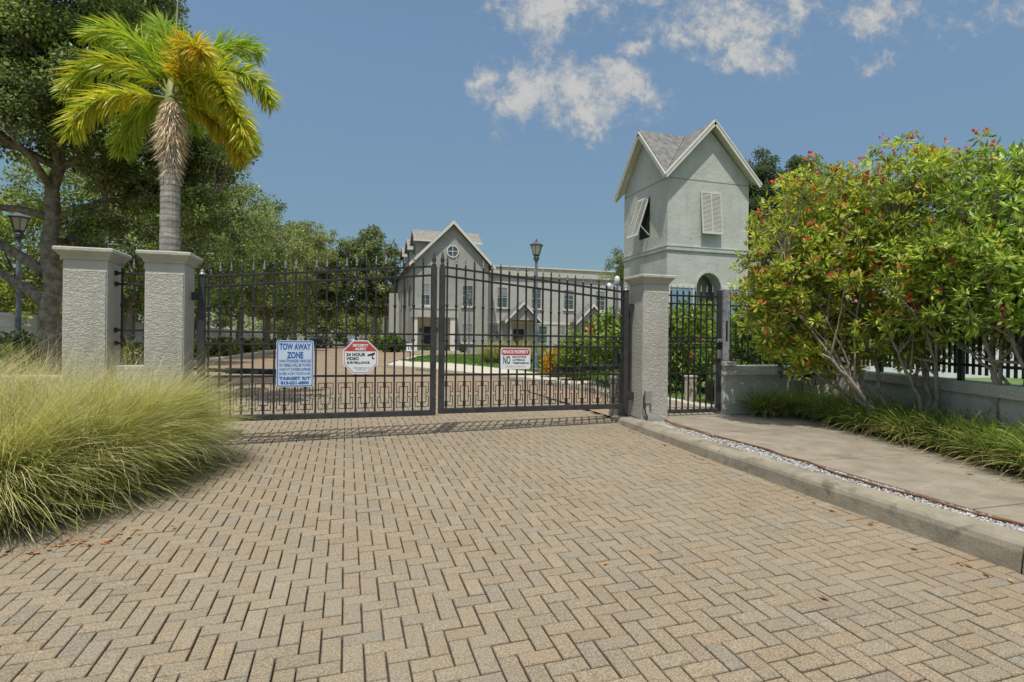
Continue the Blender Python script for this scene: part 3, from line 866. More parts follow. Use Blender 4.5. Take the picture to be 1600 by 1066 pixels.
# long wall following the sidewalk
LW = [(8.30, 7.29), (7.95, 6.3), (7.62, 5.5), (7.20, 4.6), (6.85, 3.85), (6.45, 2.9), (5.95, 1.6), (5.5, .2)]
def wall_run(pts, wd, z0, z1, off):
    mb = MB(); P = [Vector((x, y, 0)) for x, y in pts]
    for i, p in enumerate(P):
        d = (P[min(i + 1, len(P) - 1)] - P[max(0, i - 1)]).normalized(); nrm = Vector((-d.y, d.x, 0))
        a = p + nrm * -off; b = p + nrm * (wd + off)
        mb.v += [(a.x, a.y, z0), (a.x, a.y, z1), (b.x, b.y, z1), (b.x, b.y, z0)]
    for i in range(len(P) - 1):
        for j in range(4): mb.f.append((i * 4 + j, (i + 1) * 4 + j, (i + 1) * 4 + (j + 1) % 4, i * 4 + (j + 1) % 4)); mb.m.append(0)
    mb.f += [(0, 1, 2, 3), tuple((len(P) - 1) * 4 + j for j in range(4))]; mb.m += [0, 0]
    return mb
lw = empty('low_wall', (7.2, 4.6, 0), 'long stucco wall behind the strappy plants beside the sidewalk', 'low wall')
wall_run(LW, .2, -.2, .655, 0).build('wall_body', M_LOWALL, lw)
wall_run(LW, .2, .655, .80, .045).build('coping', M_LOWALL, lw, bevel=.012)
# iron fence on the two walls
def poly_pt(pts, s):
    for a, b in zip(pts, pts[1:]):
        L = math.dist(a, b)
        if s <= L: return (a[0] + (b[0] - a[0]) * s / L, a[1] + (b[1] - a[1]) * s / L, (b[0] - a[0]) / L, (b[1] - a[1]) / L)
        s -= L
    return None
wf = empty('wall_fence', (7.1, 7.73, .86), 'black iron fence on the wall right of the walk gate', 'iron fence')
fence_panel('', '', [6.16 + i * .125 for i in range(17)], 7.73, .90, 2.08, (1.99, 1.86, 1.0), ends=(6.07, 8.26), collars=(1.63,), root=wf)
lf = empty('wall_fence', (7.3, 4.8, .8), 'black iron fence standing on the long wall behind the trees', 'iron fence')
cen = [(x + .08, y + .04) for x, y in LW]
for z in (1.93, 1.80, 1.0):
    mb = MB()
    for a, b in zip(cen, cen[1:]): mb.bar((a[0], a[1], z), (b[0], b[1], z), .03, .035)
    mb.build('rail', M_IRON, lf)
s_ = .2; ip = 0
while True:
    q = poly_pt(cen, s_)
    if q is None or ip > 62: break
    if ip % 16 == 5:
        MB().box(q[0] - .03, q[0] + .03, q[1] - .03, q[1] + .03, .80, 2.05).build('fence_post', M_IRON, lf, bevel=.004)
    else:
        picket_mb(q[0], q[1], .885, 2.02, .025, (1.63,)).build('picket', M_IRON, lf)
    s_ += .112; ip += 1

# ================================================================== signs
def text_verts(s, bold=0.0):
    cu = D.curves.new('t', 'FONT'); cu.body = s; cu.size = 1; cu.align_x = 'CENTER'; cu.offset = bold; cu.resolution_u = 3
    ob = D.objects.new('t', cu); COL.objects.link(ob)
    dg = bpy.context.evaluated_depsgraph_get(); dg.update()
    me = D.meshes.new_from_object(ob.evaluated_get(dg))
    V = [tuple(v.co) for v in me.vertices]; F = [tuple(p.vertices) for p in me.polygons]
    D.objects.remove(ob); D.curves.remove(cu); D.meshes.remove(me)
    return V, F
def put_text(mb, s, cx, cz, wid, hgt, y, bold=0.0):
    V, F = text_verts(s, bold)
    xa = min(v[0] for v in V); xb = max(v[0] for v in V); za = min(v[1] for v in V); zb = max(v[1] for v in V)
    mb.add([(cx + ((v[0] - xa) / (xb - xa) - .5) * wid, y, cz + ((v[1] - za) / (zb - za) - .5) * hgt) for v in V], F)
    return mb
def rrect(cx, cz, w_, h_, r, n=5):
    P = []
    for (sx, sz, a0) in ((1, 1, 0), (-1, 1, 90), (-1, -1, 180), (1, -1, 270)):
        for i in range(n + 1):
            a = rad(a0 + 90 * i / n); P.append((cx + sx * (w_ / 2 - r) + r * math.cos(a), cz + sz * (h_ / 2 - r) + r * math.sin(a)))
    return P
def ring(mb, A, B, y):
    k = len(mb.v); n = len(A)
    mb.v += [(p[0], y, p[1]) for p in A] + [(p[0], y, p[1]) for p in B]
    for i in range(n): mb.f.append((k + i, k + (i + 1) % n, k + n + (i + 1) % n, k + n + i)); mb.m.append(0)
    return mb
SY = GY - .022
def sign_text(root, name, mtl, rows, y):
    mb = MB()
    for (s, cx, cz, w_, h_, b) in rows: put_text(mb, s, cx, cz, w_, h_, y, b)
    return mb.build(name, mtl, root)

# tow-away sign, 18 x 24 in
cx, cz = -.628, .905
tow = empty('tow_sign', (cx, SY, cz - .305), 'blue and white tow away zone sign wired to the left gate leaf', 'sign')
MB().prism(rrect(cx, cz, .455, .61, .028), SY - .003, SY, 'y').build('plate', mat('pale_blue_sign', (.47, .56, .68), (.54, .63, .74), 5, .45, spec=.4), tow)
mb = MB(); ring(mb, rrect(cx, cz, .435, .59, .024), rrect(cx, cz, .413, .568, .018), SY - .0045); mb.build('border', M_SIGNB, tow)
sign_text(tow, 'lettering', M_SIGNB, [
    ('TOW AWAY', cx, cz + .224, .385, .088, .045), ('ZONE', cx, cz + .113, .20, .088, .045),
    ('UNAUTHORIZED VEHICLES', cx, cz + .037, .385, .036, .02), ('OR VESSELS WILL BE TOWED', cx, cz - .018, .385, .036, .02),
    ('AWAY AT OWNERS EXPENSE', cx, cz - .073, .385, .036, .02), ('24 HRS. A DAY 7 DAYS A WK', cx, cz - .128, .385, .036, .02),
    ('TARGET R/T', cx, cz - .190, .385, .042, .055), ('813-221-6800', cx, cz - .248, .345, .042, .055)], SY - .0045)
# octagonal camera sign
cx, cz = .197, .992
octo = empty('octagon_sign', (cx, SY, cz - .23), 'red and white octagonal security alert sign on the left gate leaf', 'sign')
def octp(r): return [(cx + r / math.cos(rad(22.5)) * math.cos(rad(22.5 + 45 * i)), cz + r / math.cos(rad(22.5)) * math.sin(rad(22.5 + 45 * i))) for i in range(8)]
MB().prism(octp(.228), SY - .003, SY, 'y').build('plate', M_SIGNW, octo)
mb = MB(); ring(mb, octp(.214), octp(.207), SY - .0045); mb.build('border', M_SIGNR, octo)
kk = .204 * math.tan(rad(22.5)); zz = .083
MB().prism([(cx - .204 + (zz - kk), cz + zz), (cx + .204 - (zz - kk), cz + zz), (cx + kk, cz + .204), (cx - kk, cz + .204)][::1], SY - .0055, SY - .0035, 'y').build('red_header', M_SIGNR, octo)
sign_text(octo, 'header_lettering', M_SIGNW, [('SECURITY', cx, cz + .160, .205, .036, .05), ('ALERT', cx, cz + .112, .15, .036, .05)], SY - .007)
sign_text(octo, 'lettering', M_SIGNK, [('24 HOUR', cx - .062, cz + .035, .25, .046, .04), ('VIDEO', cx - .105, cz - .020, .165, .042, .04), ('SURVEILLANCE', cx - .03, cz - .073, .295, .032, .04),
    ('TRESPASSERS WILL BE', cx + .01, cz - .145, .21, .015, .0), ('PROSECUTED', cx + .01, cz - .172, .12, .013, .0)], SY - .0045)
mb = MB()
mb.prism([(cx + .088, cz + .034), (cx + .092, cz + .014), (cx + .178, cz + .030), (cx + .190, cz + .056), (cx + .182, cz + .064)], SY - .0055, SY - .0032, 'y')
mb.prism([(cx + .145, cz + .020), (cx + .158, cz + .022), (cx + .166, cz - .012), (cx + .182, cz - .012), (cx + .182, cz - .026), (cx + .152, cz - .026)], SY - .0054, SY - .0031, 'y')
mb.build('camera_icon', M_SIGNK, octo)
# private property sign
cx, cz = 2.39, .975
pv = empty('private_sign', (cx, SY, cz - .155), 'small white private property sign with red band on the right leaf', 'sign')
MB().prism(rrect(cx, cz, .457, .312, .03), SY - .003, SY, 'y').build('plate', M_SIGNW, pv)
MB().prism(rrect(cx, cz + .098, .435, .095, .03), SY - .0050, SY - .0035, 'y').build('red_band', M_SIGNR, pv)
sign_text(pv, 'header_lettering', M_SIGNW, [('PRIVATE PROPERTY', cx, cz + .098, .40, .052, .04)], SY - .0065)
sign_text(pv, 'lettering', M_SIGNK, [('NO', cx - .135, cz - .022, .11, .118, .02), ('SOLICITING', cx + .055, cz + .022, .21, .026, .035), ('LOITERING', cx + .048, cz - .022, .19, .026, .035), ('TRESPASSING', cx + .08, cz - .066, .25, .026, .035)], SY - .0045)
sign_text(pv, 'footer_lettering', M_SIGNR, [('VIOLATORS WILL BE PROSECUTED', cx, cz - .118, .30, .013, .0)], SY - .0045)

# ================================================================== gate openers, junction box
def opener(label, xa, xb, z, bx):
    root = empty('gate_opener', (bx, 8.35, 0), label, 'gate opener')
    y0_ = GY + .12
    MB().bar((xa, y0_, z), (xb, y0_ + .14, z + .02), .06, .075).build('arm', M_IRONG, root, bevel=.01)
    s = 1 if xb > xa else -1
    MB().bar((xb, y0_ + .14, z + .02), (bx, 8.35, z + .02), .045, .05).build('crank', M_IRONG, root, bevel=.01)
    MB().box(xa - .02, xa + .02, GY + .02, y0_ + .03, z - .05, z + .05).build('gate_bracket', M_IRONG, root, bevel=.004)
    mb = MB().box(bx - .17, bx + .17, 8.2, 8.55, -.05, .66)
    mb.build('housing', M_BOX, root, bevel=.03, seg=3)
    MB().box(bx - .155, bx + .155, 8.19, 8.56, .66, .70).build('lid', M_BOX, root, bevel=.015)
    return root
opener('grey gate opener box with dark arm behind the right leaf', 3.05, 4.05, .805, 4.52)
opener('gate opener arm behind the left leaf, its box hidden by grass', -.72, -1.5, .785, -2.05)
jb = empty('junction_box', (4.41, 7.40, .3), 'grey junction box with black cable on the kerb pillar', 'junction box')
MB().box(4.365, 4.475, 7.355, 7.406, .30, .50).build('housing', M_BOX, jb, bevel=.008)
MB().box(4.385, 4.44, 7.37, 7.406, -.05, .298).build('conduit', M_PTRIM, jb, bevel=.01)
MB().tube([(4.365, 7.38, .47), (4.335, 7.37, .40), (4.335, 7.37, .30), (4.37, 7.365, .16), (4.40, 7.36, .10), (4.36, 7.36, .05), (4.28, 7.42, .07), (4.2, 7.6, .12), (4.2, 7.68, .2)], .011, 8).build('cable', M_SIGNK, jb, smooth=True)

# brown hose along the sidewalk edge
ho = MB()
hp = []
for i in range(60):
    y = 7.2 - i * (5.3 / 59); hp.append((4.60 - .05 * math.sin(i * .21) - .02 * math.sin(i * .57) - (.0 if y > 4.9 else (4.9 - y) * .02), y, SW(y) + .002 + .006 * math.sin(i * .9)))
ho.tube(hp, .011, 7)
tag(ho.build('irrigation_hose', M_CLOTH, smooth=True), 'thin rusty brown hose lying along the white gravel strip', 'hose')

# ================================================================== lamps and cameras
def street_lamp(x, y, z, H, label, lean=0.0):
    root = empty('street_lamp', (x, y, z), label, 'street lamp', 'black lantern street lamps')
    hh = H - .78
    MB().lathe([(.13, z - .1), (.13, z + .12), (.11, z + .16), (.095, z + .6), (.085, z + .64), (.072, z + .68), (.065, z + 1.2), (.052, z + hh - .25), (.058, z + hh - .22), (.05, z + hh - .19), (.05, z + hh)], x, y, 12).build('pole', M_POLE, root, smooth=False)
    zb = z + hh
    lan = MB().lathe([(.055, zb - .02), (.10, zb + .03), (.11, zb + .12), (.085, zb + .16), (.12, zb + .19), (.13, zb + .215)], x, y, 12).build('lantern_base', M_LAMP, root)
    n = 6
    MB().lathe([(.118, zb + .215), (.205, zb + .54)], x, y, n).build('glass', M_GLASSW, root)
    fr = MB()
    for i in range(n):
        a = 2 * math.pi * i / n
        fr.bar((x + .122 * math.cos(a), y + .122 * math.sin(a), zb + .21), (x + .212 * math.cos(a), y + .212 * math.sin(a), zb + .545), .018, .018)
    fr.lathe([(.215, zb + .53), (.225, zb + .55), (.215, zb + .56)], x, y, n)
    fr.build('lantern_frame', M_LAMP, root)
    MB().lathe([(.26, zb + .545), (.265, zb + .57), (.15, zb + .64), (.115, zb + .665), (.05, zb + .715), (.035, zb + .72), (.03, zb + .735), (.04, zb + .755), (.02, zb + .79), (.002, zb + .80)], x, y, n).build('lantern_roof', M_LAMP, root)
    return root
street_lamp(6.62, 18.85, .08, 4.84, 'black lantern lamp on the lawn edge beside the orange croton')
street_lamp(9.0, 40.9, .05, 4.80, 'small far lantern lamp in front of the gabled townhouse')
street_lamp(-8.40, 17.9, .05, 4.55, 'blue grey lantern lamp left of the pillars below the oak')
cp_ = empty('camera_pole', (6.30, 12.0, 0), 'dark pole topped by white dome security cameras beside the tower', 'camera pole')
MB().lathe([(.04, .1), (.035, 2.62)], 6.30, 12.0, 10).build('pole', M_POLE, cp_)
MB().bar((6.30, 12.0, 2.55), (6.08, 11.98, 2.62), .03, .03).build('arm', M_WHITE, cp_)
MB().lathe([(.02, 2.62), (.06, 2.66), (.066, 2.74), (.06, 2.79), (.035, 2.82), (.002, 2.83)], 6.30, 12.0, 12).build('camera_dome', M_WHITE, cp_, smooth=True)
dm = MB().lathe([(.002, 2.47), (.035, 2.48), (.052, 2.51), (.062, 2.55), (.06, 2.61), (.03, 2.64)], 6.06, 11.96, 12).build('camera_dome', M_WHITE, cp_, smooth=True)
MB().lathe([(.002, 2.45), (.025, 2.455), (.042, 2.48), (.04, 2.50)], 6.06, 11.96, 10).build('lens', M_DARK, dm, smooth=True)

# number sign on the lawn tip
ns = empty('number_sign', (3.12, 27.9, .1), 'tiny white sign reading 15 on a black stake at the lawn tip', 'sign')
MB().box(3.10, 3.15, 27.88, 27.93, .05, .98).build('stake', M_IRON, ns)
MB().box(2.93, 3.32, 27.84, 27.875, .62, 1.0).build('plate', M_SIGNW, ns)
sign_text(ns, 'lettering', M_SIGNK, [('15', 3.125, .80, .22, .22, .03)], 27.836)
for k, (px_, py_, h_, lab, m_, w2) in enumerate([(6.55, 9.35, .46, 'pale square concrete bollard behind the walk gate', M_INWALK, .085), (6.95, 9.15, .44, 'dark utility pedestal right of the pale bollard', M_IRONG, .11)]):
    r_ = empty('bollard' if k == 0 else 'utility_pedestal', (px_, py_, .08), lab, 'bollard' if k == 0 else 'pedestal')
    MB().box(px_ - w2, px_ + w2, py_ - w2, py_ + w2, .0, .08 + h_).build('shaft', m_, r_, bevel=.01)
    MB().box(px_ - w2 - .012, px_ + w2 + .012, py_ - w2 - .012, py_ + w2 + .012, .08 + h_, .12 + h_).build('top', m_, r_, bevel=.01)

# ================================================================== bell tower
TX0, TX1, TY0, TY1 = 11.2, 14.75, 17.5, 20.75
tcx, tcy = (TX0 + TX1) / 2, (TY0 + TY1) / 2
tw = empty('tower', (tcx, tcy, 0), 'square grey stucco tower with crossed gables, louvred shutters and an arched opening', 'tower')
ZE, ZP = 7.42, 9.17
ax_, ay_ = (TX1 - TX0) / 2, (TY1 - TY0) / 2
def arch_poly(x0, x1, zt, xa, xb, zs, za, n=16, z0=-.3):
    cx_ = (xa + xb) / 2; rx = (xb - xa) / 2; P = [(x0, z0), (xa, z0), (xa, zs)]
    for i in range(1, n): a = math.pi * (1 - i / n); P.append((cx_ + rx * math.cos(a), zs + (za - zs) * math.sin(a)))
    return P + [(xb, zs), (xb, z0), (x1, z0), (x1, zt), (x0, zt)]
mb = MB()
mb.prism(arch_poly(TX0, TX1, ZE, 12.44, 13.53, 3.22, 3.83), TY0, TY0 + .5, 'y')
mb.box(TX0, TX0 + .3, TY0 + .5, TY1, -.3, ZE); mb.box(TX1 - .3, TX1, TY0 + .5, TY1, -.3, ZE); mb.box(TX0 + .3, TX1 - .3, TY1 - .3, TY1, -.3, ZE)
mb.box(12.0, 14.0, TY0 + .95, TY0 + 1.1, -.3, 4.3)
mb.prism([(TX0, ZE), (TX1, ZE), (tcx, ZP)], TY0, TY1, 'y')
mb.prism([(TY0, ZE), (TY1, ZE), (tcy, ZP - .004)], TX0, TX1, 'x')
mb.build('walls', M_TOWER, tw)
mb = MB()
bz = (4.60, 4.74)
mb.box(TX0 - .05, TX1 + .05, TY0 - .05, TY0 - .002, *bz).box(TX0 - .05, TX0 - .002, TY0, TY1, *bz)
mb.box(TX0 - .065, TX1 + .065, TY0 - .065, TY0 - .002, 4.735, 4.775).box(TX0 - .065, TX0 - .002, TY0, TY1, 4.735, 4.775)
mb.build('belt_course', M_TOWER, tw, bevel=.006)
mb = MB()
mb.box(TX0 - .006, TX1 + .006, TY0 - .006, TY0 - .001, 7.235, 7.26).box(TX0 - .006, TX0 - .001, TY0, TY1, 7.235, 7.26)
mb.build('control_joint', mat('joint_shadow', (.20, .205, .19), None), tw)
# crossed gable roof: eight slopes meeting in valleys at the corners
oh = .30
A, Bh = ax_ + oh, ay_ + oh
zp = ZP + .30; zl = 7.30
def roof_tris(z_off, shrink=0.0):
    m_ = MB(); a, b = A - shrink, Bh - shrink
    c = (tcx, tcy, zp + z_off)
    for sy in (-1, 1):
        r_ = (tcx, tcy + sy * b, zp + z_off)
        for sx in (-1, 1): m_.add([r_, c, (tcx + sx * a, tcy + sy * b, zl + z_off)], [(0, 1, 2)])
    for sx in (-1, 1):
        r_ = (tcx + sx * a, tcy, zp + z_off)
        for sy in (-1, 1): m_.add([r_, c, (tcx + sx * a, tcy + sy * b, zl + z_off)], [(0, 1, 2)])
    return m_
rf = roof_tris(0).build('roof', M_ROOF, tw)
rf.modifiers.new('thick', 'SOLIDIFY').thickness = .05
roof_tris(-.13, .03).build('soffit', M_TRIM, tw)
mb = MB()
for (p, q) in ([((tcx, tcy - Bh), (tcx + s * A, tcy - Bh)) for s in (-1, 1)] + [((tcx, tcy + Bh), (tcx + s * A, tcy + Bh)) for s in (-1, 1)]
               + [((tcx - A, tcy), (tcx - A, tcy + s * Bh)) for s in (-1, 1)] + [((tcx + A, tcy), (tcx + A, tcy + s * Bh)) for s in (-1, 1)]):
    a = Vector((p[0], p[1], zp - .11)); b = Vector((q[0], q[1], zl - .11))
    mb.bar(a, b, .05, .17)
    a2 = a + Vector((0, 0, .075)); b2 = b + Vector((0, 0, .075)); mb.bar(a2, b2, .085, .055)
mb.build('rake_board', M_TRIM, tw)
def shutter(root, P0, ux, length, out, tilt, wd, label=None):
    """louvred shutter hinged along its top edge; P0 top-left corner, ux along the top, out the wall normal"""
    P0 = Vector(P0); ux = Vector(ux); out = Vector(out)
    dn = Vector((0, 0, -1)) * math.cos(tilt) + out * math.sin(tilt); n = ux.cross(dn)
    if n.dot(out) < 0: n = -n
    mb = MB()
    def slab(u0, u1, v0, v1, t0, t1):
        pts = []
        for t in (t0, t1):
            for (u, v) in ((u0, v0), (u1, v0), (u1, v1), (u0, v1)): pts.append(P0 + ux * u + dn * v + n * t)
        mb.hexa(pts)
    fw = .045
    for u in (0, wd / 2 - fw / 2, wd - fw): slab(u, u + fw, 0, length, 0, .045)
    for v in (0, length - .07): slab(0.001, wd - .001, v, v + .07, .001, .044)
    f = mb.build('shutter', M_SHUT, root)
    mb = MB(); k = int(length / .052)
    for i in range(k):
        v = .07 + (length - .15) * i / k
        for (u0, u1) in ((fw, wd / 2 - fw / 2), (wd / 2 + fw / 2, wd - fw)):
            a = P0 + ux * u0 + dn * v + n * .008; b = P0 + ux * u1 + dn * v + n * .008
            c = b + dn * .050 + n * .030; d = a + dn * .050 + n * .030
            mb.hexa([a, b, c, d, a + n * .008, b + n * .008, c + n * .008, d + n * .008])
    mb.build('louvres', M_SHUT, f)
    return f
MB().box(12.50, 13.53, TY0 - .004, TY0 + .02, 5.16, 6.86).build('window_recess', M_TOWER, tw)
shutter(tw, (12.57, TY0 - .02, 6.85), (1, 0, 0), 1.60, (0, -1, 0), rad(5), .88)
MB().box(TX0 - .003, TX0 + .05, 18.72, 19.50, 5.28, 6.83).build('window_opening', M_DARK, tw)
shutter(tw, (TX0 - .02, 19.52, 6.85), (0, -1, 0), 1.64, (-1, 0, 0), rad(18), .80)
MB().bar((TX0 - .02, 18.74, 5.36), (TX0 - .40, 18.76, 5.72), .03, .03).build('shutter_stay', M_SHUT, tw)
M_SKYG = mat('sky_tinted_glass', (.16, .26, .36), (.22, .32, .42), 3, .15, spec=.8)  # sky reflection painted into the panes as a blue base colour
for a, b in ((11.28, 12.36), (13.62, 14.66)):
    wn = MB().box(a, b, TY0 - .03, TY0 + .01, 3.24, 3.34).box(a, a + .05, TY0 - .02, TY0 + .01, 1.0, 3.24).box(b - .05, b, TY0 - .02, TY0 + .01, 1.0, 3.24).build('window', M_TRIM, tw)
    MB().box(a + .05, b - .05, TY0 - .012, TY0 - .002, 1.0, 3.24).build('pane', M_SKYG, wn)
mb = MB()
for i in range(17):
    a0, a1 = math.pi * i / 17, math.pi * (i + 1) / 17
    cxa, rx, rz_ = 12.985, .545, .61
    P = [(cxa + k_ * rx * math.cos(t), 3.22 + k2 * rz_ * math.sin(t)) for (t, k_, k2) in ((a0, 1, 1), (a0, 1.14, 1.13), (a1, 1.14, 1.13), (a1, 1, 1))]
    mb.prism(P, TY0 - .03, TY0 - .002, 'y')
for sx in (-1, 1): mb.box(12.985 + sx * .583 - .038, 12.985 + sx * .583 + .038, TY0 - .03, TY0 - .002, 0, 3.22)
mb.build('arch_surround', M_TOWER, tw)

# ================================================================== gabled townhouse
M_WINF = mat('window_frame', (.40, .39, .34), (.46, .45, .40), 3, .6)
def window(root, x0, x1, z0, z1, y, pm=M_PANE, bars=(1, 1), fm=M_WINF, sill=True, t=.06):
    mb = MB(); f = .055
    mb.box(x0, x0 + f, y - t, y, z0, z1).box(x1 - f, x1, y - t, y, z0, z1).box(x0 + f, x1 - f, y - t, y, z1 - f, z1).box(x0 + f, x1 - f, y - t, y, z0, z0 + f)
    zm = (z0 + z1) / 2
    for i in range(bars[1]):
        z = z0 + (z1 - z0) * (i + 1) / (bars[1] + 1); mb.box(x0 + f, x1 - f, y - t * .8, y, z - .035, z + .035)
    for i in range(bars[0]):
        x = x0 + (x1 - x0) * (i + 1) / (bars[0] + 1); mb.box(x - .014, x + .014, y - t * .7, y, z0 + f, z1 - f)
    for zq in ((z0 + zm) / 2, (z1 + zm) / 2): mb.box(x0 + f, x1 - f, y - t * .65, y, zq - .012, zq + .012)
    fr = mb.build('window', fm, root)
    MB().box(x0 + f * .9, x1 - f * .9, y - t * .3, y - .004, z0 + f * .9, z1 - f * .9).build('pane', pm, fr)
    if (int(x0 * 7 + z0 * 3) % 3) != 1 and pm is not M_PANEB: MB().box(x0 + f, x1 - f, y - t * .45, y - t * .32, zm - .1 + .25 * ((int(x0 * 5)) % 3), z1 - f).build('blind', M_PANEB, fr)
    if sill: MB().box(x0 - .1, x1 + .1, y - .14, y, z0 - .12, z0 - .005).build('sill', M_TRIM, fr)
    return fr
HX0, HX1, HY0, HY1 = 6.0, 13.3, 52.0, 78.0
hc = (HX0 + HX1) / 2 + .1
hs = empty('townhouse', (hc, 60, 0), 'grey three storey townhouse with steep gable, round window and dormers', 'house')
zpk = 12.30; zev = 8.55
MB().prism([(HX0, -.3), (HX1, -.3), (HX1, zev), (hc, zpk), (HX0, zev)], HY0, HY1, 'y').build('wall', M_HOUSE, hs)
def gable_roof(root, cx_, half, y0, y1, zp_, slope, m, t=.16, axis='y', name='roof', rake=True):
    """pitched slab roof with its ridge along y (or x)"""
    ze_ = zp_ - slope * half
    P = [(cx_ - half, ze_), (cx_, zp_), (cx_ + half, ze_), (cx_ + half, ze_ - t), (cx_, zp_ - t * 1.25), (cx_ - half, ze_ - t)]
    r_ = MB().prism(P, y0, y1, axis).build(name, m, root)
    if rake:
        Q = [(cx_ - half - .01, ze_ - .04), (cx_, zp_ - .04), (cx_ + half + .01, ze_ - .04), (cx_ + half + .01, ze_ - .36), (cx_, zp_ - .40), (cx_ - half - .01, ze_ - .36)]
        MB().prism(Q, y0 - .06, y0 + .05, axis).build('rake_board', M_TRIM, r_)
    return r_
gable_roof(hs, hc, 4.15, HY0 - .42, HY1 + .3, zpk + .32, 1.03, M_ROOFT)
for yc in (57.3, 63.0, 68.7):
    d_ = MB().prism([(yc - 1.35, 8.6), (yc + 1.35, 8.6), (yc + 1.35, 11.35), (yc, 12.35), (yc - 1.35, 11.35)], 6.75, 13.0, 'x').build('dormer', M_HOUSE, hs)
    P = [(yc - 1.75, 11.30), (yc, 12.55), (yc + 1.75, 11.30), (yc + 1.75, 11.12), (yc, 12.34), (yc - 1.75, 11.12)]
    MB().prism(P, 6.45, 13.5, 'x').build('dormer_roof', M_ROOFT, d_)
    mb = MB().box(6.66, 6.76, yc - .6, yc + .6, 9.6, 11.1)
    mb.build('dormer_window', M_PANE, d_)
    MB().box(6.4, 13.55, yc - 1.80, yc - 1.72, 11.10, 11.30).build('fascia', M_TRIM, d_)
# round window
def ring3(cx_, cz_, r0_, r1_, y0, y1, n=24):
    mb = MB()
    for i in range(n):
        a0, a1 = 2 * math.pi * i / n, 2 * math.pi * (i + 1) / n
        mb.prism([(cx_ + r * math.cos(a), cz_ + r * math.sin(a)) for (r, a) in ((r0_, a0), (r1_, a0), (r1_, a1), (r0_, a1))], y0, y1, 'y')
    return mb
mb = ring3(hc, 9.66, .50, .60, HY0 - .08, HY0)
mb.box(hc - .03, hc + .03, HY0 - .07, HY0, 9.17, 10.15).box(hc - .5, hc + .5, HY0 - .069, HY0, 9.63, 9.69)
rw_ = mb.build('round_window', M_TRIM, hs)
MB().prism([(hc + .52 * math.cos(2 * math.pi * i / 24), 9.66 + .52 * math.sin(2 * math.pi * i / 24)) for i in range(24)], HY0 - .03, HY0 - .004, 'y').build('pane', M_PANE, rw_)
window(hs, 10.72, 11.80, 4.42, 6.46, HY0)
window(hs, 6.75, 7.62, 4.42, 6.50, HY0)
window(hs, 10.70, 11.80, .92, 2.78, HY0, M_PANEB)
# entry portico
po = MB().box(5.75, 10.05, HY0 - 1.5, HY0, 3.25, 4.05).box(5.70, 10.10, HY0 - 1.56, HY0, 4.05, 4.20).build('portico', M_WING, hs)
for x in (5.85, 9.35): MB().box(x, x + .45, HY0 - 1.4, HY0 - .95, .0, 3.25).build('column', M_TRIM, po)
MB().box(6.3, 9.9, HY0 - .05, HY0 - .004, 0, 3.24).build('entry_wall', mat('cream_paint', (.46, .43, .33), (.52, .49, .39), 2, .8), po)
dr = MB().box(7.08, 7.95, HY0 - .14, HY0 - .05, .18, 2.40).build('door', M_DOORD, hs)
MB().box(7.86, 7.90, HY0 - .19, HY0 - .14, 1.1, 1.3).build('handle', M_CAPM, dr)
for x in (6.75, 8.3): MB().lathe([(.03, 1.85), (.09, 1.95), (.10, 2.2), (.03, 2.3)], x, HY0 - .15, 8).build('wall_lantern', M_LAMP, hs)
MB().box(5.6, 10.2, HY0 - 1.8, HY0, -.2, .16).build('porch_step', M_INWALK, hs)
# side wall windows and drain
for y in (54.5, 58.5, 63): MB().box(HX0 - .06, HX0, y - .5, y + .5, 4.5, 6.4).build('window', M_PANE, hs)
for y in (56.4, 61.0, 67.0): MB().box(HX0 - .10, HX0, y - .06, y + .06, 0, 8.2).build('downpipe', M_HOUSE, hs)
# later units behind
MB().box(4.9, HX0, 66, HY1, -.3, 6.6).build('side_wing', M_WING, hs)

# ================================================================== two-storey wing
wgx0, wgx1, wgy = HX1, 33.0, 54.0
wg = empty('row_house', (22, 58, 0), 'long pale two storey row of houses with parapet and small gabled porches', 'house')
MB().box(wgx0 + .003, wgx1, wgy, wgy + 12, -.3, 7.85).build('wall', M_WING, wg)
MB().box(wgx0 + .02, wgx1 + .2, wgy - .22, wgy + 12.2, 7.84, 8.68).build('parapet', mat('parapet_paint', (.46, .44, .37), (.52, .50, .42), 2, .8), wg)
MB().box(wgx0 + .02, wgx1 + .3, wgy - .34, wgy + 12.3, 8.68, 8.80).build('parapet_cap', M_TRIM, wg)
MB().box(wgx0 + .02, wgx1 + .1, wgy - .12, wgy, 7.70, 7.838).build('gutter', M_HOUSE, wg)
MB().box(wgx0 + .02, wgx1, wgy - .06, wgy, 2.9, 3.12).build('belt_course', M_TRIM, wg)
for i, (a, b) in enumerate(((14.76, 15.85), (18.48, 19.52), (22.08, 23.2), (25.78, 26.88), (29.4, 30.5))):
    window(wg, a, b, 4.52, 6.62, wgy, M_GREENP if i in (0,) else M_PANE)
window(wg, 14.1, 15.05, .86, 2.78, wgy, M_GREENP); window(wg, 19.2, 20.25, .86, 2.74, wgy, M_GREENP); window(wg, 21.42, 22.3, .86, 2.78, wgy, M_PANEB); window(wg, 27.2, 28.2, .86, 2.78, wgy, M_PANEB)
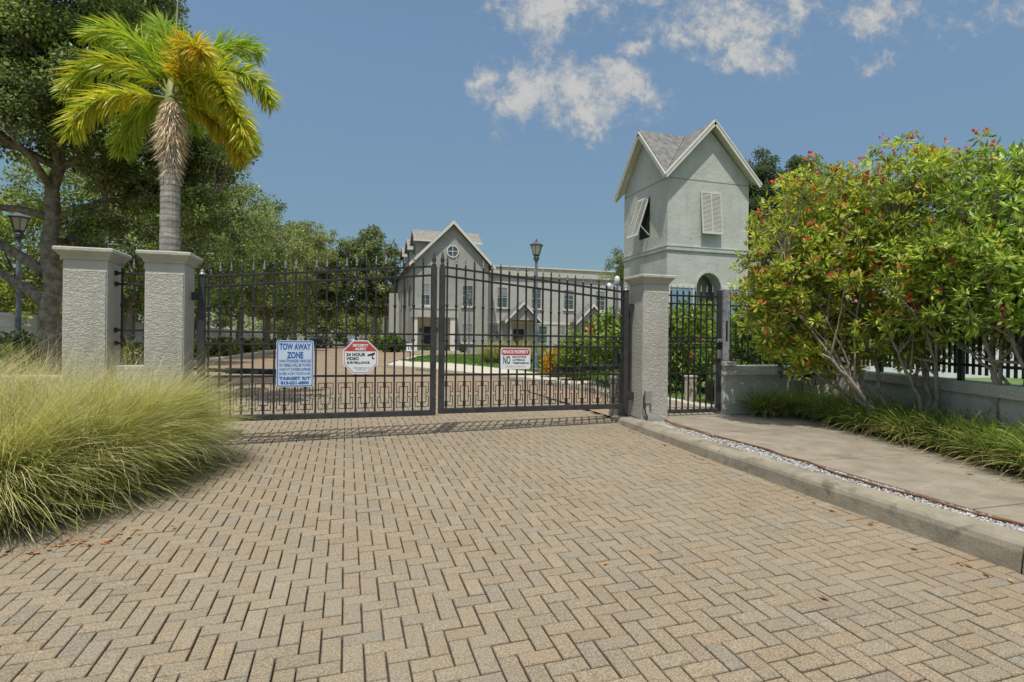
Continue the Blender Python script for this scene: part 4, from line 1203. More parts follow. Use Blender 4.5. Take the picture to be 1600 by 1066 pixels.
for xc in (17.1, 24.75):
    pc = MB().prism([(xc - 1.55, 3.25), (xc + 1.55, 3.25), (xc, 4.85)], wgy - 1.5, wgy, 'y').build('porch', M_HOUSE, wg)
    P = [(xc - 1.95, 3.15), (xc, 5.15), (xc + 1.95, 3.15), (xc + 1.95, 2.97), (xc, 4.92), (xc - 1.95, 2.97)]
    MB().prism(P, wgy - 1.8, wgy, 'y').build('porch_roof', M_ROOF, pc)
    Q = [(xc - 1.97, 3.10), (xc, 5.10), (xc + 1.97, 3.10), (xc + 1.97, 2.86), (xc, 4.80), (xc - 1.97, 2.86)]
    MB().prism(Q, wgy - 1.86, wgy - 1.76, 'y').build('rake_board', M_TRIM, pc)
    for s in (-1, 1): MB().box(xc + s * 1.35 - .16, xc + s * 1.35 + .16, wgy - 1.45, wgy - 1.13, 0, 3.25).build('column', M_HOUSE, pc)
    MB().box(xc - 1.15, xc + 1.15, wgy - .04, wgy - .003, 0, 3.2).build('entry_wall', MATS['cream_paint'], pc)
    d_ = MB().box(xc - .55, xc + .55, wgy - .12, wgy - .04, .1, 2.35).build('door', M_DOORD, wg)
    MB().box(xc + .40, xc + .44, wgy - .17, wgy - .12, 1.1, 1.3).build('handle', M_CAPM, d_)

# ================================================================== right-hand background
rh = empty('pale_house', (26, 19.5, 0), 'pale grey house seen through the flowering trees beyond the fence', 'house')
MB().box(19.5, 36, 17.5, 27, -.2, 4.9).build('wall', mat('pale_stucco', (.44, .45, .47), (.50, .51, .53), 2, .85), rh)
MB().box(19.2, 36.3, 17.2, 27.3, 4.9, 5.2).build('parapet', M_TRIM, rh)
for a in (20.6, 23.4, 26.2, 29.0): window(rh, a, a + 1.1, 1.5, 3.3, 17.5, M_PANE)
rl = empty('white_railing', (20, 14.5, 0), 'white picket railing on a pale low wall behind the iron fence', 'railing')
MB().bar((12.5, 15.2, .42), (34, 11.5, .42), .25, .84).build('base_wall', M_WHITE, rl)
mb = MB(); n = 150
for z in (1.02, 1.68): mb.bar((12.5, 15.2, z), (34, 11.5, z), .04, .05)
mb.build('rail', M_WHITE, rl)
mb = MB()
for i in range(n):
    t = i / n; mb.bar((12.5 + 21.5 * t, 15.2 - 3.7 * t, .84), (12.5 + 21.5 * t, 15.2 - 3.7 * t, 1.68), .025, .025)
tag(mb.build('pickets', M_WHITE, rl), kind='stuff')
for i in range(10):
    t = i / 9; MB().bar((12.5 + 21.5 * t, 15.2 - 3.7 * t, .80), (12.5 + 21.5 * t, 15.2 - 3.7 * t, 1.80), .09, .09).build('post', M_WHITE, rl)
mk = empty('marker_stake', (15.5, 13.9, 0), 'thin red marker stake near the white railing', 'stake')
MB().box(15.47, 15.53, 13.87, 13.93, -.05, 1.62).build('stake', M_SIGNR, mk)
MB().box(15.465, 15.535, 13.865, 13.935, 1.62, 1.72).build('tip', M_SIGNW, mk)
mb = MB(); mb.add([(8.9, 8.3, .085), (40, 3, .085), (40, 11, .085), (12, 14.9, .085)], [(0, 1, 2, 3)])
tag(mb.build('parking_pavement', mat('pale_pavement', (.40, .40, .385), (.47, .465, .445), 1, .9)), kind='structure')

# ================================================================== white fence on the left
vf = empty('white_fence', (-11, 40, 0), 'long white vinyl privacy fence behind the oaks on the left', 'fence')
mb = MB()
for i in range(30):
    y = 12 + i * 2.4; mb.box(-11.02, -10.98, y + .07, y + 2.33, .1, 1.92)
mb.build('panels', M_WHITE, vf)
mb = MB()
for i in range(31):
    y = 12 + i * 2.4; mb.box(-11.07, -10.93, y - .07, y + .07, -.1, 2.02); mb.box(-11.09, -10.91, y - .09, y + .09, 2.02, 2.06)
tag(mb.build('posts', M_WHITE, vf))
for z in (.18, 1.5, 1.86):
    mb = MB(); mb.box(-11.04, -10.955, 12.07, 83.9, z, z + .12); mb.build('rail', M_WHITE, vf)

# ================================================================== parked cars far down the road
def car(x, y, rz, col, label):
    root = empty('parked_car', (0, 0, 0), label, 'car')
    pm = mat('car_paint_' + label.split()[0], col, None, rough=.25, spec=.6)
    prof = [(-2.2, .32), (2.2, .32), (2.24, .62), (2.1, .86), (1.2, .98), (.55, 1.42), (-1.2, 1.46), (-1.95, 1.02), (-2.22, .92)]
    MB().prism(prof, -.86, .86, 'y').build('body', pm, root, bevel=.06)
    mb = MB(); mb.prism([(1.08, 1.0), (.52, 1.36), (-1.12, 1.39), (-1.7, 1.02)], -.875, .875, 'y'); mb.build('side_window', M_PANE, root)
    MB().hexa([(-2.0, -.70, 1.03), (-1.98, -.70, 1.06), (-1.98, .70, 1.06), (-2.0, .70, 1.03), (-1.30, -.62, 1.43), (-1.27, -.62, 1.45), (-1.27, .62, 1.45), (-1.30, .62, 1.43)]).build('rear_window', M_PANE, root)
    for sx in (-1.35, 1.38):
        for sy in (-.80, .80):
            k = MB()
            k.prism([(sx + .33 * math.cos(i * .3927), .33 + .33 * math.sin(i * .3927)) for i in range(16)], sy - .11, sy + .11, 'y')
            wh = k.build('wheel', M_DARK, root)
            k2 = MB(); k2.prism([(sx + .2 * math.cos(i * .3927), .33 + .2 * math.sin(i * .3927)) for i in range(16)], sy - .12, sy + .12, 'y'); k2.build('rim', M_CAPM, wh)
    for sy in (-.68, .68): MB().box(-2.27, -2.18, sy - .14, sy + .14, .74, .90).build('tail_light', M_SIGNR, root)
    root.location = (x, y, .0); root.rotation_euler = (0, 0, rz)
    return root
car(-2.9, 72, rad(75), (.03, .035, .045), 'dark car parked far down the road under the oaks')
car(1.3, 92, rad(80), (.62, .63, .64), 'white car far down the road, nearer the road centre')
car(3.6, 97, rad(110), (.45, .46, .47), 'silver car far down the road beside the right hand trees')

# ================================================================== vegetation
OAK = [(.17, .235, .07), (.20, .26, .075), (.13, .19, .06), (.25, .295, .09), (.27, .30, .14), (.36, .38, .17), (.09, .14, .045)]
OAKY = [(.28, .36, .06), (.34, .40, .075), (.21, .29, .05), (.40, .42, .10)]
FAR = [(.20, .235, .08), (.24, .27, .09), (.16, .195, .07), (.28, .29, .11)]
R_ = lambda s: np.random.default_rng(s)

# big oak left, hanging over the pillars
g = R_(21)
C = np.concatenate([
    ellipsoid_clumps((-6.6, 14.4, 7.6), (3.0, 2.6, 3.4), 210, g, .5),
    ellipsoid_clumps((-4.9, 13.6, 9.2), (2.0, 1.8, 2.6), 95, g, .5),
    ellipsoid_clumps((-8.8, 15.0, 5.4), (1.9, 2.0, 2.2), 60, g, .5),
    ellipsoid_clumps((-3.9, 14.6, 5.3), (1.7, 1.6, 1.7), 85, g, .5),
    ellipsoid_clumps((-6.2, 14.8, 3.7), (1.3, 1.6, .8), 20, g, .6), ellipsoid_clumps((-6.0, 13.4, 6.2), (2.4, .9, 2.2), 130, g, .6)])
hid = (np.abs(C[:, 0] / C[:, 1] + .466) < .075) & (C[:, 2] > 2.6) & (C[:, 2] < 5.3)   # nothing hangs before the lamp
C = C[~hid]
Rr = .27 + .26 * g.random(len(C))
def big_limbs(mb):
    mb.tube(branch_path((-6.25, 14.4, 1.9), (-7.9, 14.9, 2.9), R_(1), .1, 7, .05), [.14 * (1 - i / 12) for i in range(8)], 8)
    mb.tube(branch_path((-6.3, 14.4, 2.6), (-8.6, 15.2, 3.7), R_(2), .1, 7, .2), [.13 * (1 - i / 12) for i in range(8)], 8)
tree('oak_tree', 'large oak with rough trunk just left of the stucco pillars', 'tree', (-6.2, 14.4, -.02), .205, (-6.2, 14.35, 3.3), C, Rr, 360, .088, .046, OAK, g, limbs=10, extra=big_limbs, leafm=M_GLOSS, bark=M_BARK)
# sunlit tree behind the left lamp
g = R_(22)
C = np.concatenate([ellipsoid_clumps((-13.0, 24.4, 4.6), (2.8, 2.2, 2.6), 50, g, .5), ellipsoid_clumps((-12.5, 24, 2.6), (3.2, 2, 1.1), 22, g, .5)])
tree('young_tree', 'bright yellow green tree behind the left lantern lamp', 'tree', (-13.2, 24.6, 0), .16, (-13.1, 24.5, 2.4), C, .55 + .3 * g.random(len(C)), 150, .17, .09, OAKY, g)

# oak row along the inner road
row = [(-8.6, 26.0, 9.6, 3.6, 31), (-8.0, 34.5, 11.4, 4.0, 32), (-7.3, 43.0, 11.8, 4.2, 33), (-6.9, 54.0, 12.2, 4.6, 34), (-6.0, 68.0, 14.6, 5.2, 35), (-4.2, 84.0, 18.0, 6.4, 36)]
for (x, y, H, r, sd) in row:
    g = R_(sd); k = y / 30
    C = ellipsoid_clumps((x, y, H * .64), (r, r, H * .36), 210, g, .45)
    C = np.concatenate([C, ellipsoid_clumps((x + g.normal() * .6, y, H * .33), (r * .95, r * .9, H * .10), 44, g, .6)])
    tree('row_oak', 'oak in the row lining the left side of the inner road', 'tree', (x, y, 0), .20 + .04 * k, (x + .15, y, 2.6), C, (.38 + .30 * g.random(len(C))) * (.8 + .25 * k), 125, .15 * (.75 + .35 * k), .075 * (.75 + .35 * k), OAK if y < 50 else FAR, g, 'oaks lining the inner road', limbs=7, bark=M_BARKL if sd % 2 else M_BARK)
# far tree right of the road
g = R_(41)
C = np.concatenate([ellipsoid_clumps((3.3, 69, 9.0), (3.0, 3.0, 6.2), 170, g, .5), ellipsoid_clumps((1.0, 69, 8.8), (3.2, 2.6, 4.6), 110, g, .5), ellipsoid_clumps((-2.4, 70, 7.8), (2.8, 2.6, 4.6), 90, g, .5)])
tree('tall_tree', 'tall loose crowned tree right of the inner road, beside the gabled townhouse', 'tree', (3.5, 69, 0), .32, (3.4, 69, 4.2), C, .5 + .4 * g.random(len(C)), 100, .36, .18, [(.19, .235, .095), (.23, .27, .11), (.15, .19, .08), (.28, .30, .14)], g, bark=M_BARKL)
for i, (x, y, H, r, sd) in enumerate([(-16, 30, 7, 4, 51), (-15, 42, 8, 4.5, 52), (-16, 55, 9, 5, 53), (-14, 72, 10, 5.5, 54), (-10, 92, 11, 6, 55), (-20, 22, 6.5, 4, 57)]):
    g = R_(sd)
    C = ellipsoid_clumps((x, y, H * .56), (r, r * .8, H * .42), 70, g, .45)
    tree('fence_tree', 'leafy tree standing beyond the long white fence', 'tree', (x, y, 0), .22, (x, y, H * .3), C, .8 + .4 * g.random(len(C)), 110, .30, .16, FAR, g, 'trees beyond the white fence')
for i, (x, y, H, r, sd) in enumerate([(0, 118, 9, 7, 61), (9, 122, 10, 7, 62), (17, 128, 11, 7, 63), (-10, 122, 11, 7, 64)]):
    g = R_(sd)
    C = ellipsoid_clumps((x, y, H * .52), (r, r * .6, H * .45), 70, g, .45)
    tree('distant_tree', 'distant tree closing the far end of the road', 'tree', (x, y, 0), .3, (x, y, H * .25), C, 1.1 + .5 * g.random(len(C)), 80, .55, .3, FAR, g, 'trees closing the far end of the road')
# trees behind the tower
for (x, y, H, r, sd, lab) in [(21.5, 25.2, 12.1, 1.55, 71, 'dark tree rising right behind the tower roof'), (24.0, 24.4, 11.7, 1.7, 72, 'dark tree above the red flowering branches, farther from the tower')]:
    g = R_(sd)
    C = np.concatenate([ellipsoid_clumps((x, y, H * .76), (r, r, H * .22), 110, g, .55), ellipsoid_clumps((x, y, H * .5), (r * 1.3, r * 1.3, H * .2), 40, g, .5)])
    tree('dark_tree', lab, 'tree', (x, y, 0), .2, (x, y, H * .3), C, .36 + .26 * g.random(len(C)), 260, .17, .065, [(.07, .11, .05), (.10, .14, .06), (.13, .165, .085)], g, limbs=8)
g = R_(73)
C = ellipsoid_clumps((19.4, 36.2, 6.6), (1.5, 1.2, 1.5), 26, g, .6)
tree('slender_tree', 'thin feathery tree peeping out left of the tower', 'tree', (19.6, 36.2, 0), .12, (19.5, 36.2, 4.6), C, .3 + .2 * g.random(26), 130, .2, .05, FAR, g, limbs=8)

# ---------------------------------------------------------------- red flowering trees
JAT = [(.45, .50, .075), (.37, .45, .065), (.52, .53, .09), (.27, .36, .05), (.54, .47, .10), (.17, .26, .04), (.42, .47, .07), (.36, .43, .06)]
JATG = [(.32, .44, .065), (.24, .37, .055), (.40, .49, .08), (.48, .52, .12), (.13, .22, .03)]
def flowers(root, C, R, k, g, size=.048, pal=((.66, .10, .06), (.70, .20, .10), (.58, .08, .08)), zbias=.25):
    d = rdir(k, g); d[:, 2] = np.abs(d[:, 2]) * .8 + zbias * g.random(k)
    m0 = C.mean(0); ow = np.linalg.norm((C - m0) / C.std(0), axis=1) ** 3 * np.where(C[:, 1] < m0[1] + .2, 1.6, .5); ow /= ow.sum()
    i = g.choice(len(C), k, p=ow)
    P0 = C[i] + unit(d) * (R[i] * (.95 + .3 * g.random(k)))[:, None]
    m_ = 6
    P = np.repeat(P0, m_, 0) + g.normal(size=(k * m_, 3)) * size * .35
    T = unit(rdir(k * m_, g) + np.array([0, 0, .5]))
    s = size * (.6 + .7 * g.random(k * m_))
    V, F = leaf_arrays(P, T, s, s * .75, g, 0)
    col = palette_pick(pal, k, g, .15)
    return np_mesh('flowers', V, F, M_PETAL, root, np.repeat(np.repeat(col, m_, 0), 4, 0))
def flower_tree(label, stems, crown, seed, pal, nf, L=.092, W=.032, n=26):
    """several thin stems from one base, limbs, and twig ends that each carry a rosette of leaves"""
    g = R_(seed)
    root = empty('flowering_tree', tuple(stems[0][0]), label, 'tree', 'flowering trees beside the sidewalk')
    C = np.concatenate([ellipsoid_clumps(c, r, k, g, sh) for (c, r, k, sh) in crown])
    R = .070 + .055 * g.random(len(C))
    mb = MB(); NP = []
    for (b, f, r0) in stems:
        p = branch_path(np.array(b) - np.array([0, 0, .1]), f, g, .11, 10, .0)
        mb.tube(p, [r0 * (.85 - .45 * i / 10) * (1 + .10 * g.normal()) for i in range(11)], 8)
        NP += [(q, r0 * (.7 - .4 * i / 10)) for i, q in enumerate(p) if i > 6]
        near = np.argsort(np.linalg.norm(C - np.array(f), axis=1))
        for _ in range(9):
            q = p[g.integers(5, 11)]
            c = C[near[g.integers(10, int(len(C) * .7))]]
            p2 = branch_path(q, c, g, .15, 7, .10)
            mb.tube(p2, [max(.006, r0 * .46 * (1 - i / 8.5)) for i in range(8)], 6)
            NP += [(q2, max(.006, r0 * .34 * (1 - i / 8.5))) for i, q2 in enumerate(p2) if i > 1]
    N_ = np.array([q for q, _ in NP])
    for c in C:
        j = int(np.argmin(np.linalg.norm(N_ - c, axis=1)))
        p = branch_path(N_[j], c, g, .14, 3, .08)
        mb.tube(p, [max(.0028, min(.007, NP[j][1]) * (1 - i / 4)) for i in range(4)], 4, cap=False)
    mb.build('trunk', M_BARKL, root, smooth=True)
    foliage('crown', C, R, n, L, W, pal, M_GLOSS, root, g, shell=.7, droop=-.12, ctint=.20, flat=.45, out=.95, rnd=.55, squash=.7)
    flowers(root, C, R, nf, g)
    return root
zb = .06
flower_tree('red flowering tree spreading over the iron fence beside the walk gate',
    [((7.08, 5.82, zb), (6.45, 6.1, 1.35), .045), ((7.12, 5.74, zb), (6.8, 6.2, 1.5), .05), ((7.18, 5.70, zb), (7.2, 6.0, 1.5), .042), ((7.13, 5.88, zb), (6.6, 6.5, 1.2), .034), ((7.05, 5.72, zb), (6.2, 5.9, 1.1), .032)],
    [((6.45, 6.35, 2.30), (1.05, .85, .95), 340, .5), ((5.95, 6.5, 1.95), (.62, .5, .85), 130, .6), ((6.55, 6.5, 1.25), (.9, .5, .40), 120, .7), ((6.45, 6.4, 2.95), (.9, .7, .55), 120, .6), ((7.15, 6.1, 2.5), (.8, .8, .95), 180, .5), ((7.0, 6.3, 1.45), (.8, .5, .40), 110, .7), ((6.5, 6.3, 1.05), (.7, .5, .30), 60, .7), ((6.75, 6.1, 3.25), (1.15, .6, .42), 70, .6), ((6.7, 6.1, 3.55), (1.3, .6, .28), 34, .8)], 81, JAT, 420)
flower_tree('red flowering tree with forked trunks in the middle of the bed',
    [((7.28, 5.30, zb), (7.3, 5.4, 1.45), .048), ((7.34, 5.22, zb), (7.0, 5.0, 1.5), .044), ((7.30, 5.36, zb), (7.55, 5.8, 1.6), .035), ((7.24, 5.24, zb), (6.75, 5.35, 1.3), .03)],
    [((7.3, 5.4, 2.55), (.9, .9, .85), 260, .5), ((7.0, 5.0, 2.1), (.75, .7, .65), 120, .6), ((7.3, 5.5, 1.50), (.9, .6, .42), 140, .7), ((7.35, 5.6, 1.15), (.8, .5, .25), 50, .7), ((7.3, 5.3, 3.35), (.95, .7, .40), 90, .6), ((7.3, 5.3, 3.72), (1.0, .7, .24), 26, .8)], 82, JAT + JATG, 200)
flower_tree('green leafy tree at the right edge with pale gnarled stems',
    [((6.92, 4.32, zb), (6.95, 4.4, 1.35), .05), ((7.0, 4.22, zb), (7.2, 4.25, 1.5), .052), ((7.05, 4.14, zb), (7.05, 3.75, 1.4), .048)],
    [((7.25, 4.35, 2.40), (.95, .85, .85), 250, .5), ((6.95, 4.0, 1.95), (.75, .7, .50), 110, .6), ((7.5, 4.6, 2.2), (.8, .8, .8), 110, .6), ((7.3, 3.2, 2.4), (.9, .8, .9), 120, .6), ((7.25, 4.4, 1.55), (.9, .7, .40), 130, .7), ((7.35, 4.4, 3.2), (1.0, .7, .35), 80, .6)], 83, JATG, 40)

# ---------------------------------------------------------------- shrubs and hedges
def shrub(name, label, cat, c, r, nc, n, L, W, pal, seed, group=None, nf=0, fsize=.06, fpal=((.55, .05, .08), (.65, .10, .12)), stems=6, m=None, cr=.22, fill=None, shell=.35):
    g = R_(seed)
    root = empty(name, (c[0], c[1], 0), label, cat, group)
    C = ellipsoid_clumps(c, r, nc, g, shell, zmin=.12)
    R = cr * (.8 + .6 * g.random(nc))
    mb = MB()
    for i in range(stems):
        e = C[g.integers(0, nc)]
        mb.tube(branch_path((c[0] + g.normal() * .08, c[1] + g.normal() * .08, .02), e, g, .12, 5, .1), [.022 * (1 - i_ / 7) for i_ in range(6)], 5)
    mb.build('stems', M_BARK, root, smooth=True)
    foliage('leaves', C, R, n, L, W, pal, m or M_GLOSS, root, g, shell=.5, droop=.15, ctint=.12, flat=.35)
    if nf:
        top = C[:, 2] > c[2] - r[2] * .2
        flowers(root, C[top], R[top], nf, g, fsize, fpal)
    return root
HIB = [(.16, .27, .035), (.21, .32, .05), (.12, .22, .03), (.26, .34, .07), (.32, .36, .11)]
shrub('hibiscus_shrub', 'tall glossy hedge with pink flowers behind the right gate leaf', 'hedge', (6.85, 12.5, 1.12), (1.05, 1.3, 1.0), 170, 105, .095, .055, HIB, 91, 'flowering hedge inside the gate', nf=26, fsize=.09)
shrub('hibiscus_shrub', 'glossy green hedge filling the view through the walk gate', 'hedge', (7.55, 10.75, 1.08), (1.15, .8, 1.0), 150, 100, .09, .05, HIB, 92, 'flowering hedge inside the gate', nf=8, fsize=.08)
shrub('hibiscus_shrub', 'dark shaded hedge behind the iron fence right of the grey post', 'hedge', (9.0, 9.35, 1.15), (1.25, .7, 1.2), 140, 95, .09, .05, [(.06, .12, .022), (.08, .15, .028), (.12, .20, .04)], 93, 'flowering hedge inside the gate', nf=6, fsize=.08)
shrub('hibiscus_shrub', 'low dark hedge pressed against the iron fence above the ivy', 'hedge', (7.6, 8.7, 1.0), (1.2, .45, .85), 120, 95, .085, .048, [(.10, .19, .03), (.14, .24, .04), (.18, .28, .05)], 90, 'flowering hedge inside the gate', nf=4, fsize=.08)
shrub('ivy', 'ivy trailing over the wall coping below the flowering branches', 'ivy', (7.75, 7.62, .92), (.75, .12, .28), 26, 60, .075, .05, [(.05, .11, .02), (.08, .15, .03)], 94, stems=4, cr=.12)
shrub('croton', 'bright orange yellow croton bush beside the middle lamp', 'shrub', (6.38, 16.3, .50), (.36, .36, .40), 26, 70, .16, .045, [(.55, .28, .02), (.62, .36, .03), (.45, .18, .02), (.40, .30, .03), (.22, .2, .03)], 95, stems=5, cr=.14)
shrub('yellow_green_shrub', 'yellow green shrub between the croton and the tall hedge', 'shrub', (6.55, 14.9, .80), (.50, .5, .70), 36, 70, .17, .05, [(.20, .27, .04), (.15, .23, .035), (.26, .29, .06), (.10, .17, .03)], 96, stems=5, cr=.18)
shrub('round_shrub', 'round green shrub at the front corner of the gabled townhouse', 'shrub', (4.15, 51.0, .8), (1.15, .9, .8), 50, 90, .24, .14, [(.11, .18, .03), (.15, .22, .04), (.08, .14, .025)], 97, stems=3, cr=.34)
shrub('dark_shrub', 'dark green shrub beside the far left lawn of the townhouse', 'shrub', (2.9, 58, .8), (.9, .9, .85), 36, 70, .26, .14, FAR, 98, stems=3, cr=.34)
shrub('hedge_bush', 'dark glossy bush around the foot of the left lamp', 'shrub', (-9.2, 17.6, .62), (1.5, .9, .72), 70, 80, .12, .07, [(.05, .11, .025), (.07, .14, .03), (.11, .18, .04)], 99, stems=4, cr=.24)
for i, x in enumerate([7.2, 9.2, 10.7, 13.2, 14.8, 16.6, 19.2, 21.2, 23.6, 26.4]):
    shrub('foundation_shrub', 'low green shrub planted along the foot of the houses', 'shrub', (x, 51.0 if x < 13 else 52.9, .32), (.45, .3, .3), 12, 45, .2, .09, [(.10, .17, .035), (.14, .20, .05), (.20, .20, .06)], 200 + i, 'low shrubs along the houses', stems=2, cr=.2)
g0 = R_(77)
for i in range(16):
    y = 11.5 + i * 3.1; x = -7.55 + .55 * g0.normal() * .5 + (max(0, y - 50) * .07)
    pal = [[(.16, .22, .035), (.22, .26, .05), (.11, .17, .03)], [(.09, .15, .03), (.12, .18, .035), (.26, .24, .06)], [(.24, .22, .045), (.15, .19, .035), (.09, .13, .03)]][i % 3]
    shrub('verge_shrub', 'low yellow green shrub in the bed along the left kerb', 'shrub', (x, y, .45 + .08 * g0.random()), (.72, 1.2, .46), 30, 62, .14 + .002 * y, .075 + .001 * y, pal, 300 + i, 'low shrubs along the left kerb', stems=3, cr=.26)

# ---------------------------------------------------------------- grasses
def blades(c, n, rb, L, W, lean, e0, e1, k0, k1, pal, g, ground, seg=7, dirs=None, tip=.25):
    """arching blades from a disc; returns V,F,tint.  e: start elevation range, k: total droop range"""
    a = g.random(n) * 2 * math.pi; r = rb * np.sqrt(g.random(n))
    P = np.stack([c[0] + r * np.cos(a), c[1] + r * np.sin(a), np.full(n, c[2])], 1)
    az = a + g.normal(size=n) * .85 if dirs is None else dirs(n, g)
    H = np.stack([np.cos(az), np.sin(az), np.zeros(n)], 1) + np.array([lean[0], lean[1], 0]) * (.4 + .9 * g.random((n, 1)))
    H = unit(H)
    el = e0 + (e1 - e0) * g.random(n); dr = k0 + (k1 - k0) * g.random(n) ** 1.2
    Ln = L[0] + (L[1] - L[0]) * g.random(n)
    side = np.stack([-H[:, 1], H[:, 0], np.zeros(n)], 1)
    side = unit(side + rdir(n, g) * .5)
    V = np.empty((n, seg + 1, 2, 3)); wv = W * (.6 + .8 * g.random(n))
    p = P.copy(); sway = g.normal(size=(n, 1)) * .28
    for s in range(seg + 1):
        t = s / seg
        wd = wv * (1 - (1 - tip) * t) if s < seg else wv * .1
        V[:, s, 0] = p - side * (wd * .5)[:, None]; V[:, s, 1] = p + side * (wd * .5)[:, None]
        ang = el - dr * (t ** 1.25)
        step = Ln / seg
        p = p + (H * np.cos(ang)[:, None] + np.array([0, 0, 1.0]) * np.sin(ang)[:, None] + np.cross(H, [0, 0, 1]) * sway * t) * step[:, None]
        gz = ground(p) + .012 + .03 * g.random(n)
        p[:, 2] = np.maximum(p[:, 2], gz)
    V = V.reshape(n, (seg + 1) * 2, 3)
    f = np.array([(2 * s, 2 * s + 1, 2 * s + 3, 2 * s + 2) for s in range(seg)])
    F = (f[None] + (np.arange(n) * (seg + 1) * 2)[:, None, None]).reshape(-1, 4)
    col = palette_pick(pal, n, g, .24)
    return V.reshape(-1, 3), F, np.repeat(col, (seg + 1) * 2, 0)
MUH = [(.22, .28, .05), (.66, .61, .38), (.58, .54, .28), (.46, .42, .17), (.40, .40, .13), (.52, .47, .25), (.31, .35, .085), (.56, .50, .31), (.26, .32, .07), (.43, .41, .16)]
MUHG = [(.54, .48, .28), (.60, .54, .36), (.46, .43, .20), (.22, .29, .05), (.28, .35, .07), (.31, .35, .08), (.37, .37, .12), (.43, .40, .18)]
gr = lambda p: Gv(p[:, 0], p[:, 1]) + .0
def muhly(label, c, n, L, seed, lean=(.55, -.1), rb=.22, dry=1.0):
    g = R_(seed)
    root = empty('ornamental_grass', (c[0], c[1], G(c[0], c[1]) + .03), label, 'ornamental grass', 'tussocks of ornamental grass before the pillars')
    cc = (c[0], c[1], G(c[0], c[1]) + .03)
    lift = 1.10
    V1, F1, T1 = blades(cc, n, rb, L, .0072, lean, rad(46), rad(87), rad(45), rad(112), MUH, g, gr)
    V2, F2, T2 = blades(cc, n // 2, rb * 1.1, (L[0] * .6, L[1] * .9), .0078, (lean[0] * .5, lean[1]), rad(15), rad(80), rad(35), rad(95), MUHG, g, gr)
    V3, F3, T3 = blades(cc, n // 7, rb, (L[1] * .9, L[1] * 1.22), .0042, (lean[0] * .7, lean[1]), rad(62), rad(88), rad(30), rad(80), [(.48, .43, .28), (.42, .38, .22)], g, gr)
    off = len(V1)
    np_mesh('blades', np.concatenate([V1, V2, V3]), np.concatenate([F1, F2 + off, F3 + off + len(V2)]), M_GRASS, root, np.clip(np.concatenate([T1, T2, T3]) * lift, 0, .85))
    return root
muhly('nearest fountain shaped grass tussock drooping onto the bricks', (-2.66, 5.42), 5600, (.75, 1.2), 101, (.14, -.10), .17)
muhly('grass tussock spilling onto the driveway right of the nearest tussock', (-2.3, 6.0), 5000, (.8, 1.25), 102, (.42, -.22))
muhly('grass tussock in front of the left gate hinge, tips over the shadow', (-2.1, 6.75), 5000, (.9, 1.3), 103, (.6, -.08))
muhly('grass tussock directly before the broad left pillar', (-2.85, 6.45), 4400, (.95, 1.4), 104, (.55, 0))
muhly('grass tussock at the left picture edge behind the nearest one', (-3.55, 5.75), 4800, (.85, 1.35), 105, (.15, -.1))
muhly('grass tussock before the pale wall left of the pillars', (-3.75, 6.7), 4200, (1.0, 1.5), 106, (.25, 0))
muhly('grass tussock farthest left along the pale wall', (-4.7, 6.4), 3600, (1.0, 1.5), 107, (.15, 0))
muhly('front grass tussock at the lower left corner', (-3.55, 5.45), 4400, (.75, 1.15), 108, (.15, -.12))
muhly('small grass tussock showing through the barred gap of pillars', (-2.75, 8.7), 1600, (.7, 1.15), 109, (.3, 0), .15)
muhly('wispy grass tussock rising behind the pale wall by the oak', (-4.3, 8.5), 1700, (.75, 1.2), 110, (.1, 0), .25)
muhly('wispy grass behind the pale wall at the left edge', (-5.3, 8.8), 1500, (.75, 1.2), 111, (.1, 0), .25)
# tall wispy grasses on the lawn
for i, (x, y) in enumerate([(6.9, 25.8), (8.1, 25.2), (9.0, 26.5), (7.6, 27.6)]):
    g = R_(120 + i)
    root = empty('wispy_grass', (x, y, .08), 'tall straw coloured grass clump on the lawn before the houses', 'ornamental grass', 'straw grasses on the lawn')
    V, F, T = blades((x, y, .08), 900, .35, (.8, 1.5), .02, (.1, 0), rad(45), rad(88), rad(20), rad(90), [(.38, .35, .18), (.30, .31, .12), (.24, .27, .08), (.42, .36, .22)], g, lambda p: np.full(len(p), .08), 5)
    np_mesh('blades', V, F, M_GRASS, root, T)
# strappy plants along the long wall
LIR = [(.15, .23, .045), (.20, .28, .055), (.26, .32, .07), (.10, .16, .035), (.34, .36, .12)]
LIRD = [(.42, .32, .15), (.33, .24, .11), (.48, .38, .20)]
lir = [(6.55, 7.38), (6.98, 7.32), (7.42, 7.28), (7.85, 7.1), (7.12, 6.78), (7.45, 6.35), (7.05, 6.22), (7.32, 5.85), (6.95, 5.72), (7.18, 5.28), (6.82, 5.1), (7.0, 4.72), (6.72, 4.55), (6.88, 4.2), (6.55, 4.02), (6.7, 3.7), (6.36, 3.5), (6.5, 3.2), (6.2, 2.95), (6.3, 2.6)]
for i, (x, y) in enumerate(lir):
    g = R_(140 + i)
    z = SW(y) + .05
    lab = 'strappy dark green plant in the bed along the right wall'
    root = empty('strappy_plant', (x, y, z), lab, 'plant', 'strappy plants along the right wall')
    gz = (lambda zz: (lambda p: np.full(len(p), zz - .05)))(z)
    V, F, T = blades((x, y, z), 430, .15, (.36, .62), .0135, (-.1, -.05), rad(25), rad(88), rad(40), rad(120), LIR, g, gz, 6)
    V2, F2, T2 = blades((x, y, z), 70 + 50 * (i % 3), .17, (.34, .6), .011, (-.1, -.05), rad(10), rad(60), rad(50), rad(100), LIRD, g, gz, 6)
    np_mesh('leaves', np.concatenate([V, V2]), np.concatenate([F, F2 + len(V)]), M_GRASS, root, np.concatenate([T, T2]))
